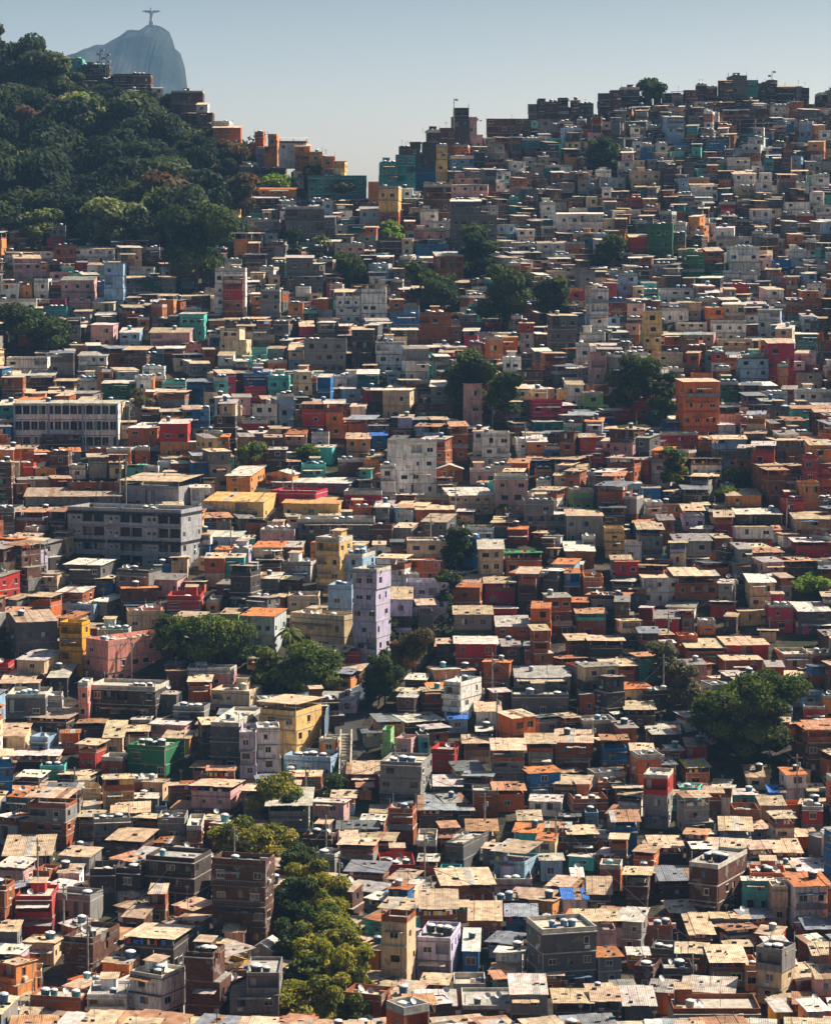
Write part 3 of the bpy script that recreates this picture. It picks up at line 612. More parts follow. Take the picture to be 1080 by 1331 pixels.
# ------------------------------------------------------------------ the houses one can tell apart: left, right, top, foot (photograph pixels), walls, roof, turn
HOUSES = '''
20 70 1163 1217 r f n2 #bright red house on the lower slope
68 132 1163 1205 g f
28 80 1224 1254 c s a8
80 148 1218 1278 B a a18 c122
155 248 1220 1268 k z a14 c228
164 238 1266 1338 w a a30 c211 n3 tk #white corner house with black tanks on top
113 166 1291 1338 w f
35 115 1296 1338 b a a12 c106
-6 38 1252 1308 o s a30 c26
32 56 1262 1292 c f
238 298 1236 1340 B a n3
115 152 1128 1180 k f
150 188 1128 1182 k/q f n2
192 217 1160 1204 b s
226 272 1196 1222 g z
154 200 1193 1220 B s
-8 24 1210 1242 g s
128 182 1252 1282 o s
273 353 1115 1232 B f a14 c347 n4 #tall dark brick block beside the tree row
324 362 1226 1262 g g
290 322 1211 1238 p s
298 364 1262 1340 g a n3
350 452 1326 1345 b t
492 542 1178 1292 c z n3 #tall cream house right of the tree row
430 472 1158 1202 B s a20 c462
470 500 1234 1264 o s
444 512 1292 1342 b a
544 597 1180 1230 b z
606 662 1196 1228 b s
686 777 1205 1290 G a a-14 c703 n3 #dark grey block with square window holes
728 766 1168 1198 w u
760 800 1162 1192 k z
742 760 1140 1158 g W
540 602 1218 1274 v a a10 c587
600 628 1236 1264 u W
640 688 1238 1270 w W a10 c680
696 734 1267 1294 b z
658 716 1290 1342 g W
768 812 1243 1282 g t
770 806 1300 1342 k z
588 632 1278 1306 o f
546 588 1280 1306 b z
600 672 1306 1342 B a
718 772 1302 1342 B z
1023 1084 1150 1210 w t a-8 n2 #white house with a bright orange roof at the edge
980 1024 1216 1238 r s a20 c1016
984 1039 1232 1310 g/c f a32 c1018 n3 #tall corner block with a brick room on top
884 964 1290 1318 c W
872 990 1310 1345 b/c a
1004 1026 1314 1344 Y W
1047 1080 1314 1345 p W
866 906 1186 1206 B z
842 876 1202 1236 b f
894 928 1214 1242 B z
896 984 1122 1196 B a a28 c934 n3
858 912 1144 1168 B m
922 972 1250 1282 g z
967 989 1254 1288 o f
944 976 1230 1254 b z
808 846 1196 1244 g W a15 c834
1057 1084 1240 1275 g s
1060 1090 1270 1316 p s
808 854 1306 1342 G W
1002 1024 1150 1202 c f
824 864 1256 1292 B a a20 c850
861 902 1258 1292 k a
162 237 970 1014 n a a20 c216 n2 #dark green house with blue tank on its roof
130 163 958 984 c s
130 163 984 1014 b f
-4 36 956 982 c s
36 70 958 984 l f
16 78 982 998 k R
72 130 1008 1028 k z
20 98 1036 1104 g/b z n3 #grey house above brick and white storeys
-6 41 1062 1102 b/w R a28 c21
182 218 1016 1040 c s
214 258 1020 1052 b z
244 314 1022 1068 p/G z a12 c302
116 172 1064 1104 g f
138 200 1094 1120 B z
186 272 1114 1182 k f
-8 70 1112 1134 k s
72 130 1114 1142 g s
-8 42 1128 1152 p R
40 72 1132 1158 b f
72 106 1134 1160 w s
200 216 1048 1066 u f
240 264 1072 1112 b a
20 60 1010 1034 k R
100 132 968 1004 r z
204 242 1062 1098 g a
308 334 950 1030 v f n4
330 366 944 1022 w f n4 #narrow white four storey house
334 419 914 988 y z a26 c388 n3 #yellow three storey house with open roof terrace
413 442 960 982 o f
366 446 984 1012 l a a16 c430
450 494 1005 1026 r s
492 562 990 1050 g f a12 c548 n3 #round cornered grey block
346 404 1046 1090 g/l R n2
402 456 1042 1080 p W
438 494 1098 1134 g z a8 c488
392 442 1086 1114 B a
408 442 1110 1140 g f
482 508 1056 1070 c s
503 542 1050 1098 b a
448 508 1134 1160 B m
488 542 1124 1142 r f
497 511 948 988 N f n4 #bright green pillar like house
512 540 960 988 p f
540 558 955 980 T f
558 604 974 1004 r f a14 c592
560 604 1022 1046 k R
543 592 1052 1078 G m
638 684 974 1030 g z n3
684 722 966 1004 g z
718 779 964 1006 b s n2
716 776 1020 1044 k z
738 792 1038 1064 b f n2
760 778 1056 1074 l f
604 648 1080 1106 g T
578 644 1096 1134 G a a24 c604
671 707 1066 1084 c s
640 706 1108 1158 l/p z a24 c684 n2 #blue fronted house with pink side and yellow roof
568 602 1132 1154 t f
730 780 1084 1116 k z
540 572 1092 1122 B f
564 645 1150 1182 b z
642 692 1142 1170 v a
778 812 1124 1158 O f
640 676 1170 1194 k f
840 888 954 978 k W
890 922 970 990 r s
886 926 998 1026 o q
836 880 1006 1078 r/g f a14 c868 n3
880 932 1036 1086 g z a-10 c886 n2
952 986 1032 1052 t W
952 988 1052 1080 b f
986 1022 1046 1066 c s
933 986 1080 1106 l z
1041 1074 1048 1090 r/g a n2
822 876 1108 1138 O z a16 c850
1004 1046 1108 1130 p z
1036 1078 1132 1156 g R
998 1022 1030 1052 u u
1046 1078 1028 1048 t s
843 892 1102 1120 k z
968 1004 1010 1026 c s
600 640 966 990 c z
618 640 950 968 k W
0 76 808 862 G s a-18 c20 n2 #grey framed hall with cream roof
74 135 786 806 l f
76 112 808 880 Y f n4 #tall mustard yellow blank wall
116 164 782 800 g W a28 c140
160 214 794 820 c f
178 214 790 812 P f
100 216 832 892 P f a42 c142 n3 #salmon pink apartment house with many small windows
101 118 886 936 P f
102 130 816 836 r s
126 168 818 842 q a
112 215 892 936 k a n2
18 76 858 892 c/b W a18 c60
8 60 902 934 G a
56 82 904 926 w f
60 94 880 906 k W
-6 44 888 908 g z
30 104 934 952 k z
96 138 940 958 k T
192 250 942 962 p W
-6 14 862 884 r f
243 278 868 890 w f
242 276 886 912 O z
224 272 918 944 g a
310 373 800 852 q t n2
373 426 774 806 c f
374 467 800 850 c f a30 c448 n2 #cream apartment house beside the round trees
410 459 698 776 y f a24 c443 n4 #tall ochre tower
440 488 720 776 l f a18 c472 n3
426 466 760 816 l f a12 c458 n2
458 508 738 872 v f a22 c490 n6 #tall lilac apartment tower
216 262 774 804 r/u f n2
268 288 780 800 o f
286 314 798 818 N s
500 542 778 842 v/k s n3
451 468 846 874 r f
268 305 868 896 p f
272 338 898 932 c/p f
272 334 938 1004 G a a10 c312 n3
514 546 906 940 B W
540 564 786 840 G z n2
588 642 798 838 g/n s
642 690 814 842 O W
590 648 836 874 r W
606 624 850 872 T f
626 670 860 902 b t
553 602 870 898 c W a-12 c562
576 628 886 942 w/w f a30 c600 n3 #white house with slanted front on the gully edge
580 610 934 952 l u
666 744 880 910 g e
664 740 902 934 G f
764 812 832 868 k z
734 768 832 858 B z
752 778 902 928 O W
750 802 936 964 g f
616 652 924 948 w s
634 674 790 812 m W
922 962 782 804 r R
958 1004 794 812 y s
998 1032 786 822 m f
1028 1084 794 824 G W
1034 1052 808 824 M f
932 1002 838 862 r s #long red house with orange trim
932 994 858 880 b s
1012 1058 850 872 c f
996 1020 866 898 r e
848 890 804 828 r e
830 850 790 812 r W
884 944 842 866 O z
1038 1074 898 920 l W
1044 1076 918 944 r f
1070 1086 904 938 o f
810 854 922 948 k z
836 894 950 964 c W
880 908 826 850 O f
908 930 806 824 o a
152 257 626 664 x z a20 c235 n1 pent
80 258 662 742 x f a20 c236 n4 A #long grey apartment block with dark balconies
-6 24 660 702 g f
14 158 645 668 g s
86 162 626 646 b s
90 112 604 622 w f
164 190 604 622 T z
186 206 606 622 w f
204 224 600 616 q f
40 74 608 626 o s
30 44 602 626 r f
-6 16 602 660 B f n4
46 84 746 778 c s
80 148 734 770 G W
198 222 734 756 u W
220 246 724 752 c z
124 148 752 772 u z
70 134 770 798 b W n2
150 208 764 800 B t
258 278 656 672 M f
256 276 694 720 w/u s
292 342 618 644 o W a10 c328
366 452 654 674 y h P #long low yellow hall under the crimson wall
262 366 652 676 y h P
350 428 638 660 m f P
446 504 638 662 m f P #long crimson wall below the white block
350 470 628 642 g W P
494 515 604 656 w f n3
502 568 572 646 w f a-20 c515 n4 #white four storey block with rows of square windows
337 390 688 714 p a
386 487 674 708 G f
484 514 682 708 B f
510 544 686 708 g s
344 390 612 630 o g
364 414 730 756 w f
412 440 728 752 p f
314 332 700 716 T W
268 318 698 716 l W
264 294 725 762 O/c s
328 368 752 778 G W
522 546 746 780 v f
484 502 708 728 w s
538 592 662 684 O s
574 644 644 668 c W
538 594 678 712 G s a16 c582
528 592 702 736 c f
528 588 728 760 O s
528 584 756 812 v f n3
600 626 698 738 u f n2
602 642 686 704 w f
620 657 713 762 c W n3 #tall cream house beside the green awning
655 706 718 748 O n #orange house with dark green awning
658 692 688 708 r t
643 687 618 672 p f n3
680 738 650 696 g f n3
734 786 670 710 g s
740 772 636 664 N f #light green painted house
786 812 686 726 y f n3 #slim yellow building on the mid slope
756 774 696 722 w f
733 774 716 736 b W
608 642 636 656 u u
610 646 610 630 p f
562 602 604 624 b g
696 718 610 626 o f
696 720 624 640 w f
758 788 750 776 o f
628 672 758 788 m z
832 860 634 654 u e
812 836 628 648 l W
832 862 652 682 w f
896 940 596 622 w z
1044 1062 592 660 r f n4
1038 1064 626 676 o f n3 #orange tower with red neighbour at the edge
1016 1046 648 684 r a
1060 1084 602 650 r f
926 992 644 668 o s
927 958 672 702 r z
954 1018 668 692 k W
954 1006 684 716 w/r s
1032 1084 674 700 c s
1032 1084 704 732 r R
938 956 630 648 N f
868 934 748 792 b z n2
972 1016 756 792 c W
886 918 664 690 v z
810 838 704 730 w f
828 864 688 726 g z
18 154 524 586 w W S n3 #long white block with blue columns and window bands
164 218 556 584 O W a10 c206
206 258 550 598 r/o W n2 #burnt orange house with red upper storey
131 174 498 528 n W
232 272 408 440 T W n2
96 128 492 514 w f
-4 18 526 552 T W
100 140 462 486 w e
116 154 422 452 p W
154 184 432 456 l W
194 248 432 456 p s
242 262 447 464 P f
8 62 464 490 w f
158 198 455 484 B z
184 214 476 492 w f
34 72 488 514 B W
210 242 496 512 T f
52 112 564 590 k W
116 154 558 576 O f
203 248 510 538 g z
284 328 426 472 c W n3
328 348 452 472 T f
370 396 455 480 c/l s
394 450 440 486 g f n3
345 374 468 486 O f
282 306 462 488 w/T s
316 352 485 516 u f
318 350 502 522 r f
348 376 488 522 T f
360 382 512 560 l f n3
410 434 490 528 u W n2
434 466 488 508 w f
462 494 486 510 t W
326 363 524 558 w W n2
496 540 507 546 c W n2
384 414 424 446 m s
510 544 408 432 u f
488 526 444 488 w f
368 400 564 590 p t
404 428 562 584 w f
448 482 570 600 o s
474 508 550 576 g W
454 480 528 548 w s
478 504 566 592 u u
314 348 546 566 m f
544 600 406 454 b f n3
580 599 416 436 w f
630 654 438 478 o f n2
643 674 438 468 O s
653 678 464 496 w/y f n2
664 680 410 442 B f n3
676 694 420 456 r/w s
711 752 410 462 G s n3 #dark house under the big dark tree
763 791 375 440 w f n4 #slim white tower
753 790 432 452 w f
746 766 446 482 w f
672 708 480 508 B W
686 732 520 556 m f
688 732 548 566 t W
733 760 500 530 w s
724 738 506 530 y f
758 792 510 540 N f
626 663 562 608 w f n3
614 632 560 600 w s
600 628 498 560 p W n3
558 604 502 536 g W
668 702 570 598 w f
684 718 574 598 o W
708 730 580 600 u f
752 786 568 616 r s n3
538 590 524 548 B W
879 938 496 574 Z s n4 P #orange red four storey tower
900 927 485 506 Z f P
856 906 546 568 u W P
858 908 562 588 r f P
836 860 404 464 y f n4 #slim ochre tower
926 976 416 446 w f n2 #white house with a turquoise band
934 978 440 464 c f
996 1034 446 500 m s n3 #maroon house with sloping top
988 1000 442 466 y f
960 1000 466 504 l W
1012 1024 474 512 o f
852 888 458 482 c f
878 926 418 438 w s
1035 1070 484 510 g W
1034 1084 506 534 w f
1032 1064 434 462 t W
932 962 552 574 w W
1050 1084 578 650 o s n4
934 960 496 528 n f
4 72 326 344 w s
10 66 336 370 p s n2
44 66 362 392 w f
82 150 323 344 w s
70 98 318 346 b f
134 162 342 406 l W n4
112 140 344 360 w s
166 202 346 366 w s
158 228 362 384 g s
184 210 360 384 n f
78 124 364 394 p e
120 140 367 386 u f
118 154 393 412 c W
-4 48 388 406 w f
56 92 398 418 t f
90 118 390 408 p f
400 476 228 262 t f
478 496 236 268 o f n2
492 522 242 306 y/O f n4 #ochre block beside the notch of the skyline
308 364 257 276 k W
336 386 246 264 o t
290 312 270 290 y f
268 338 283 306 c f
334 364 285 306 g f
364 422 268 318 G f n3
466 494 272 298 q e
435 452 292 308 w f
279 320 348 416 w f n4
288 317 362 418 r/b s n4 #white and red tower at the forest edge
292 314 336 354 w f
364 422 335 384 G W n3
432 448 343 356 N f
430 474 316 338 p f
483 524 312 332 k W
435 470 380 420 w z n3
468 504 370 420 w z n3
338 364 376 420 g f n3
376 404 372 396 w f
374 394 394 420 o f
584 647 262 330 G W n4 #dark four storey block below the skyline
585 642 240 262 p e
550 587 240 292 B f n3
550 560 236 256 o f
546 570 272 300 w f
563 598 287 308 w f
538 578 296 314 p f
540 584 317 338 u f
560 604 333 370 b W n2
668 696 298 318 w s
734 760 314 332 o f
698 738 316 334 w s
722 794 278 306 w W
740 764 270 286 o f
662 674 255 274 T f
702 726 262 288 w f
774 814 230 246 q e
774 794 220 236 w f
952 984 226 246 w s
950 982 242 262 y f
816 840 256 276 r f
817 845 308 334 r s
841 879 291 340 n f n3 #dark green three storey house on the upper slope
936 956 262 282 r f
976 1004 272 298 w s
948 988 320 358 w f n2
914 940 326 346 b s
886 920 328 364 n f
930 966 296 324 w W
856 902 374 396 w f
856 896 400 420 w f
940 964 352 372 w f
962 988 352 372 w f
1024 1052 323 344 w f
1006 1028 338 356 u f
1040 1068 378 400 o s
1020 1068 392 414 b f
982 1020 376 398 w s
1035 1058 277 294 r f
1054 1078 226 252 w f
1048 1074 250 276 w f
1060 1086 266 290 w f
1018 1054 262 282 w s
896 934 240 260 w s
820 858 222 246 c f
896 922 230 246 o f
1004 1028 136 156 w f
1038 1058 158 190 l f
862 890 152 186 l W
870 890 196 210 T f
944 976 204 228 w W
566 582 188 240 y f n3
582 612 188 206 O f
582 616 202 226 u f
586 634 152 194 p f n2 #big arched house on the skyline with a mast
589 610 140 166 k f
548 572 168 196 k f
568 592 166 192 B s
632 692 154 182 B s
87 108 76 102 T f
106 142 84 108 k f
148 196 96 120 B f n2
222 264 118 150 B f n2
686 700 135 160 G s
697 709 128 156 k f
708 727 132 158 B f
725 739 127 156 k f
737 756 130 156 B s
752 772 134 160 k f
776 794 121 146 k s
793 808 117 144 B f
806 831 113 142 k f
872 892 119 138 g R
889 908 117 138 B s
905 919 109 134 k f
917 933 112 134 B f
934 952 105 136 k s
948 971 98 134 G f #dark block at the top of the skyline
968 985 104 134 t f
984 998 108 134 k f
996 1012 104 132 B f
1010 1033 113 138 k s
1034 1043 112 136 g f
1042 1052 114 138 k f
1062 1077 120 142 k f
1074 1090 117 144 G f
326 345 171 198 O f
343 363 174 202 o f
362 400 180 196 w R
382 404 190 220 o s
402 420 197 224 y f
417 436 203 228 o f
432 452 209 234 y s
491 517 210 238 t f
514 540 201 238 t f
538 568 198 236 u f
518 534 190 204 B f
532 548 184 202 k s
254 278 136 166 w/B s
274 302 157 178 w f
276 314 166 190 O s
332 366 192 220 v f
'''
# trees: crown left, right, top, foot, species
TREES = '''
196 305 268 388 dark #big dark tree at the forest edge
596 652 292 366 dark
614 700 346 436 dark #biggest dark tree on the upper slope
690 752 362 428 dark
758 806 178 228 dark
776 818 308 352 dark
520 570 340 400 dark
548 606 358 408 dark
498 528 290 316 bright
578 652 456 548 dark
632 684 486 566 dark
786 866 462 560 dark #tall dark tree beside the orange red tower
838 884 486 562 dark
858 892 586 642 mid
904 1048 884 1004 big #huge round tree on the right slope
842 884 838 900 grey
868 912 866 934 grey
190 252 802 868 mid
232 338 804 882 mid
346 404 812 862 palm
322 366 846 902 mid
340 452 838 912 mid #broad tree in front of the cream apartment house
330 400 868 912 palm
508 566 822 886 rusty
470 528 850 926 dark
318 402 1010 1078 olive
264 342 1066 1120 olive
306 388 1076 1128 olive
358 412 1102 1156 dark
356 402 1144 1204 dark
384 456 1140 1210 olive
408 478 1190 1266 olive
362 424 1202 1250 olive
366 420 1242 1300 mid
414 484 1232 1322 olive
350 424 1278 1336 olive #round tree at the foot of the tree row
306 346 578 612 mid
828 866 103 140 dark
368 432 1118 1184 olive
400 462 1162 1228 olive
378 442 1178 1244 mid
420 484 1206 1274 olive
430 488 1252 1322 olive
376 438 1222 1294 olive
396 462 1266 1346 olive
350 412 1146 1216 dark
350 400 1198 1264 dark
286 352 1082 1128 olive
440 486 1290 1345 mid
340 400 1032 1082 dark
574 614 690 748 dark
560 596 745 812 dark
470 512 880 922 dark
424 452 1010 1040 dark
492 520 800 850 dark
640 668 652 678 palm
380 420 582 606 mid
1036 1084 752 778 bright
944 976 610 636 mid
930 962 636 656 mid
338 388 228 252 bright
394 430 216 246 dark
-8 72 396 462 dark #dark tree clump at the edge of the mid slope
30 92 412 462 dark
372 392 300 344 dark
396 436 300 340 palm
436 480 330 372 dark
212 262 250 300 rusty
296 336 228 290 rusty
314 346 143 186 bare #bare spreading tree on the left skyline
338 352 160 184 dark
424 470 232 262 dark
168 196 508 552 grey
'''
JUNGLE = [(-160, 60), (0, 72), (60, 84), (110, 112), (200, 132), (262, 165), (300, 195), (325, 225), (318, 250), (296, 268), (262, 268), (272, 300), (286, 345), (262, 372), (225, 352), (165, 322), (70, 318), (-160, 322)]
# ------------------------------------------------------------------ labels
LANDMARKS = []     # (phrase, px, py)
USED = {}
def direction(dx, dy, far):
    h = 'right of' if dx > 0 else 'left of'; v = 'below' if dy > 0 else 'above'
    if abs(dx) < abs(dy) * .35: d = v
    elif abs(dy) < abs(dx) * .35: d = h
    else: d = v + ' and ' + h
    pre = {0: 'just ', 1: '', 2: 'well ', 3: 'far '}[far]
    return pre + d
def nwords(s): return len(s.replace('-', ' ').split())
def unique_label(base, px, py, own=None, share=False):
    c = []
    for (ph, lx, ly) in LANDMARKS:
        if ph == own: continue
        c.append((math.hypot(px - lx, (py - ly) * 1.15), ph, lx, ly))
    c.sort()
    for lead in ('', 'small ', 'plain ', 'low '):
        for d, ph, lx, ly in c[:14]:
            far = 0 if d < 55 else 1 if d < 110 else 2 if d < 200 else 3
            s = lead + base + ' ' + direction(px - lx, py - ly, far) + ' the ' + ph
            if nwords(s) > 16 or s in USED: continue
            USED[s] = 1; return s
    for i in range(8):
        for j in range(i + 1, 9):
            s = base.split(' with ')[0] + ' between the ' + c[i][1].split(' with ')[0].split(' beside ')[0] + ' and the ' + c[j][1].split(' with ')[0].split(' beside ')[0]
            if nwords(s) <= 16 and s not in USED:
                USED[s] = 1; return s
    s = base + ' in the crowded middle'; USED[s] = 1; return s

# ------------------------------------------------------------------ place the surveyed houses
class H: pass
houses = []
for line in HOUSES.strip().splitlines():
    line, _, lm = line.partition('#')
    t = line.split()
    h = H(); h.x0, h.x1, h.yt, h.yb = map(float, t[:4]); h.walls, h.roof = t[4], t[5]
    h.a = 0.0; h.c = None; h.n = None; h.style = ''; h.lm = lm.strip() or None; h.tk = None; h.plain = False
    for o in t[6:]:
        if o[0] == 'a' and len(o) > 1: h.a = float(o[1:])
        elif o[0] == 'c' and len(o) > 1: h.c = float(o[1:])
        elif o[0] == 'n' and len(o) > 1: h.n = int(o[1:])
        elif o in ('A', 'S', 'w'): h.style = o
        elif o == 'P': h.plain = True
        elif o == 'tk': h.tk = (.015, .015, .02)
    h.surv = True
    rg = random.Random(len(houses) * 31 + 5)
    h.expl = bool(h.a)
    if h.a == 0 and h.x1 < 560 and h.yt > 600 and (h.x1 - h.x0) > 26 and rg.random() < .5:
        h.a = rg.uniform(10, 20)
    if h.a == 0 and rg.random() < .4: h.a = rg.uniform(-12, 12)
    if h.a and h.c is None:
        k = .80 if abs(h.a) > 13 else .88
        h.c = h.x0 + (h.x1 - h.x0) * (k if h.a > 0 else 1 - k)
    cx = h.c if h.c is not None else (h.x0 + h.x1) / 2
    h.pn = (cx, h.yb)
    X, Y, Z = hit(cx, h.yb)
    ppm = F / Y
    hh = (h.yb - h.yt) / ppm
    if h.a:
        a = abs(R(h.a)); fw = (h.c - h.x0) if h.a > 0 else (h.x1 - h.c); sw = (h.x1 - h.x0) - fw
        h.W = fw / math.cos(a) / ppm; h.D = max(4.5, min(24 if h.expl else 9.5, sw / math.sin(a) / ppm))
        th = -R(h.a)
        if h.W < 2: h.W = 2
        lx = h.W / 2 if h.a > 0 else -h.W / 2
        h.loc = (X - math.cos(th) * lx, Y - math.sin(th) * lx, Z)
    else:
        h.W = (h.x1 - h.x0) / ppm; h.D = max(4.5, min(rg.uniform(7, 10), h.W * 1.3)); th = 0.0
        h.loc = (X, Y, Z)
    if ROOF[h.roof][0] in ('raised', 'lean') and h.W > 4: h.W -= .5
    h.th = th; h.Ht = max(1.9, hh)
    if 'pent' in t: h.D = 12
    h.px, h.py = (h.x0 + h.x1) / 2, (h.yt + h.yb) / 2
    h.area = (h.x1 - h.x0) * (h.yb - h.yt)
    houses.append(h)
    if h.lm: LANDMARKS.append((h.lm, h.px, h.py))

trees = []
for line in TREES.strip().splitlines():
    line, _, lm = line.partition('#')
    t = line.split(); x0, x1, yt, yb = map(float, t[:4])
    if t[4] in ('dark', 'olive', 'mid') and x1 - x0 > 44: k_ = (x1 - x0) * .07; x0 += k_; x1 -= k_; yt += k_ * .5
    X, Y, Z = hit((x0 + x1) / 2, yb)
    ppm = F / Y
    trees.append(dict(loc=(X, Y, Z), w=(x1 - x0) / ppm, h=(yb - yt) / ppm, sp=t[4], lm=lm.strip() or None, px=(x0 + x1) / 2, py=(yt + yb) / 2, rect=(x0, x1, yt, yb), Y=Y))
    if lm.strip(): LANDMARKS.append((lm.strip(), (x0 + x1) / 2, (yt + yb) / 2))
LANDMARKS += [('telecom masts on the forest ridge', 132, 78), ('stone statue on the far peak', 200, 22), ('red and white lattice pylon', 38, 740)]

def inside(poly, x, y):
    r = False; j = len(poly) - 1
    for i in range(len(poly)):
        (xi, yi), (xj, yj) = poly[i], poly[j]
        if (yi > y) != (yj > y) and x < (xj - xi) * (y - yi) / (yj - yi) + xi: r = not r
        j = i
    return r
def gully_half(px, py):
    """distance to the road line in pixels over its half width there"""
    best = 9e9
    for (ax, ay), (bx, by) in zip(GULLY, GULLY[1:]):
        vx, vy = bx - ax, by - ay
        t = max(0, min(1, ((px - ax) * vx + (py - ay) * vy) / (vx * vx + vy * vy)))
        best = min(best, math.hypot(px - ax - vx * t, py - ay - vy * t))
    return best

# ------------------------------------------------------------------ fill the slope between them
obbs = [(h.loc, h.th, h.W, h.D) for h in houses]
def blocked(x, y, r):
    for (l, th, w, d) in obbs_near(y):
        dx, dy = x - l[0], y - l[1]
        c, s = math.cos(-th), math.sin(-th)
        u, v = c * dx - s * dy, s * dx + c * dy
        if -w / 2 - r < u < w / 2 + r and -r < v < d + r: return True
    return False
_ob = {}
for o in obbs:
    for k in range(int((o[0][1] - 20) // 20), int((o[0][1] + 40) // 20) + 1): _ob.setdefault(k, []).append(o)
def obbs_near(y): return _ob.get(int(y // 20), [])
rects = [(h.x0, h.x1, h.yt, h.yb, h.loc[1]) for h in houses] + [(t['rect'] + (t['Y'],)) for t in trees]
STREET_ZONE = 16
fr_ = random.Random(21)
def region_walls(px, py, rng):
    if py < 330: pal = 'gggGGGGkkkqbBBBpwwgtGklwGTuo'
    elif py < 560: pal = 'gggwwGGGbbBBBckqpkklTwgcGgTuom' if px < 760 else 'ggwGGGkkbbBBcqkpltrwgGTuoZ'
    elif py < 780: pal = 'ggwbbbBBccpoGGkkrlygOTuvZ' if px < 600 else 'bbbgGBBBrcwpkkgOlGbTuvZ'
    elif px < 560: pal = 'bbbbgwccpBBBOOrlgGkkoTuvy'
    else: pal = 'bbbbbBBBgGkkcwprOObBkgoTulZ'
    return rng.choice(pal)
def region_roof(px, py, rng):
    return rng.choice('zzzzzssssWaaaaaffeeeeTTTdmttmR' if py > 560 else 'zzsssWWWWRRaafffeeedm')
def fill(small):
    y = 322.0; row = 0
    while y < 1010:
        step = (6.1 if y < 690 else 5.3) if not small else 4.2
        xspan = y * .175
        x = -xspan + (row % 2) * (4 if not small else 2.3)
        while x < xspan:
            j_ = 1.5 if not small else 1.2
            X = x + fr_.uniform(-j_, j_); Y = y + fr_.uniform(-j_, j_)
            W = fr_.choice([3.6, 4, 4.5, 5, 5.5, 6, 6.5, 8]) if not small else fr_.uniform(2.6, 5.2)
            x += W * .5 + (3.5 if not small else 2.2)
            if not small and y < 520: W = fr_.choice([3.6, 4.2, 4.8, 5.4, 6, 7])
            if not small and y > 690: W = fr_.choice([3.4, 4, 4.5, 5, 5.5, 6.5])
            D = (fr_.uniform(4.0, 5.8) if y < 520 else fr_.uniform(4.4, 7.0) if y < 690 else fr_.uniform(3.8, 5.4)) if not small else fr_.uniform(2.6, 4.4)
            X += W * .2
            c = 540 + F * X / Y
            if Y > ridge_Y(c) + 4: continue
            Z = terrain(X, Y)
            px, py = to_px(X, Y, Z)
            if px < -50 or px > 1130 or py > 1500: continue
            if inside(JUNGLE, px, py): continue
            if gully_half(px, py) < (12 if py < 850 else 26 if py < 1000 else 20): continue
            if not small:
                if blocked(X, Y, .6): continue
            elif blocked(X, Y, 1.3) or blocked(X, Y + D * .7, 1.0): continue
            if any(abs(X - t['loc'][0]) < t['w'] * .42 and abs(Y - t['loc'][1]) < t['w'] * .45 for t in trees if abs(t['Y'] - Y) < 20): continue
            ang = 22 * noise.noise(Vector((X / 60, Y / 70, 5))) * 2 + fr_.uniform(-13, 13)
            if X < 0 and Y < 560: ang += 10
            if small: hgt = fr_.uniform(2.4, 6.2); ang += fr_.uniform(-12, 12)
            else: hgt = fr_.choice([1, 2, 2, 3, 3, 3, 4] if y < 690 else [1, 1, 2, 2, 2, 3]) * 2.75 + fr_.uniform(-.2, .9)
            if Y > ridge_Y(c) - 22: hgt = min(hgt, fr_.uniform(3.0, 6.5))
            ppm = F / Y
            x0, x1 = px - W * ppm * .55, px + W * ppm * .55
            hmax = 99
            for (a, b, t0, b0, Yr) in rects:
                if Yr <= Y - 1 or a > x1 - 3 or b < x0 + 3: continue
                if b0 > py + 2 and t0 > py: continue
                ov = min(b, x1) - max(a, x0)
                if ov < 4: continue
                if t0 - 2 < py:
                    allow = py - b0 + 3 + (3 if ov < 10 else 0)
                    hmax = min(hmax, max(0, allow) / ppm)
            if hmax < hgt: hgt = hmax
            if hgt < (2.3 if not small else 1.9): continue
            h = H(); h.W, h.D, h.Ht = W, D, hgt; h.th = -R(ang); h.loc = (X, Y, Z)
            h.walls = region_walls(px, py, fr_); h.roof = region_roof(px, py, fr_)
            if small and h.roof in 'aef': h.roof = fr_.choice('sWRz')
            if fr_.random() < .22: h.walls = h.walls + '/' + region_walls(px, py, fr_)
            h.n = None; h.style = ''; h.lm = None; h.surv = False; h.tk = None; h.plain = False
            h.px, h.py = px, py - hgt * ppm / 2; h.yb = py; h.x0, h.x1 = x0, x1
            h.area = W * ppm * min(hgt * ppm, 26 if Y < 520 else 18) * (.6 if small else 1)
            houses.append(h); new.append((h.loc, h.th, W, D))
        y += step; row += 1
def register(lst):
    for o in lst:
        for k in range(int((o[0][1] - 20) // 20), int((o[0][1] + 40) // 20) + 1): _ob.setdefault(k, []).append(o)
new = []; fill(False)
for _ in range(3): register(new); new = []; fill(True)

cand = sorted([h for h in houses if 0 < h.px < 1080 and h.yb - 0 < 1420], key=lambda h: -(h.area * (1.3 if h.surv else .8) + (1e6 if h.lm else 0)))
N_OWN = 300
own = set(id(h) for h in cand[:N_OWN])
print('houses', len(houses), 'surveyed', sum(h.surv for h in houses))

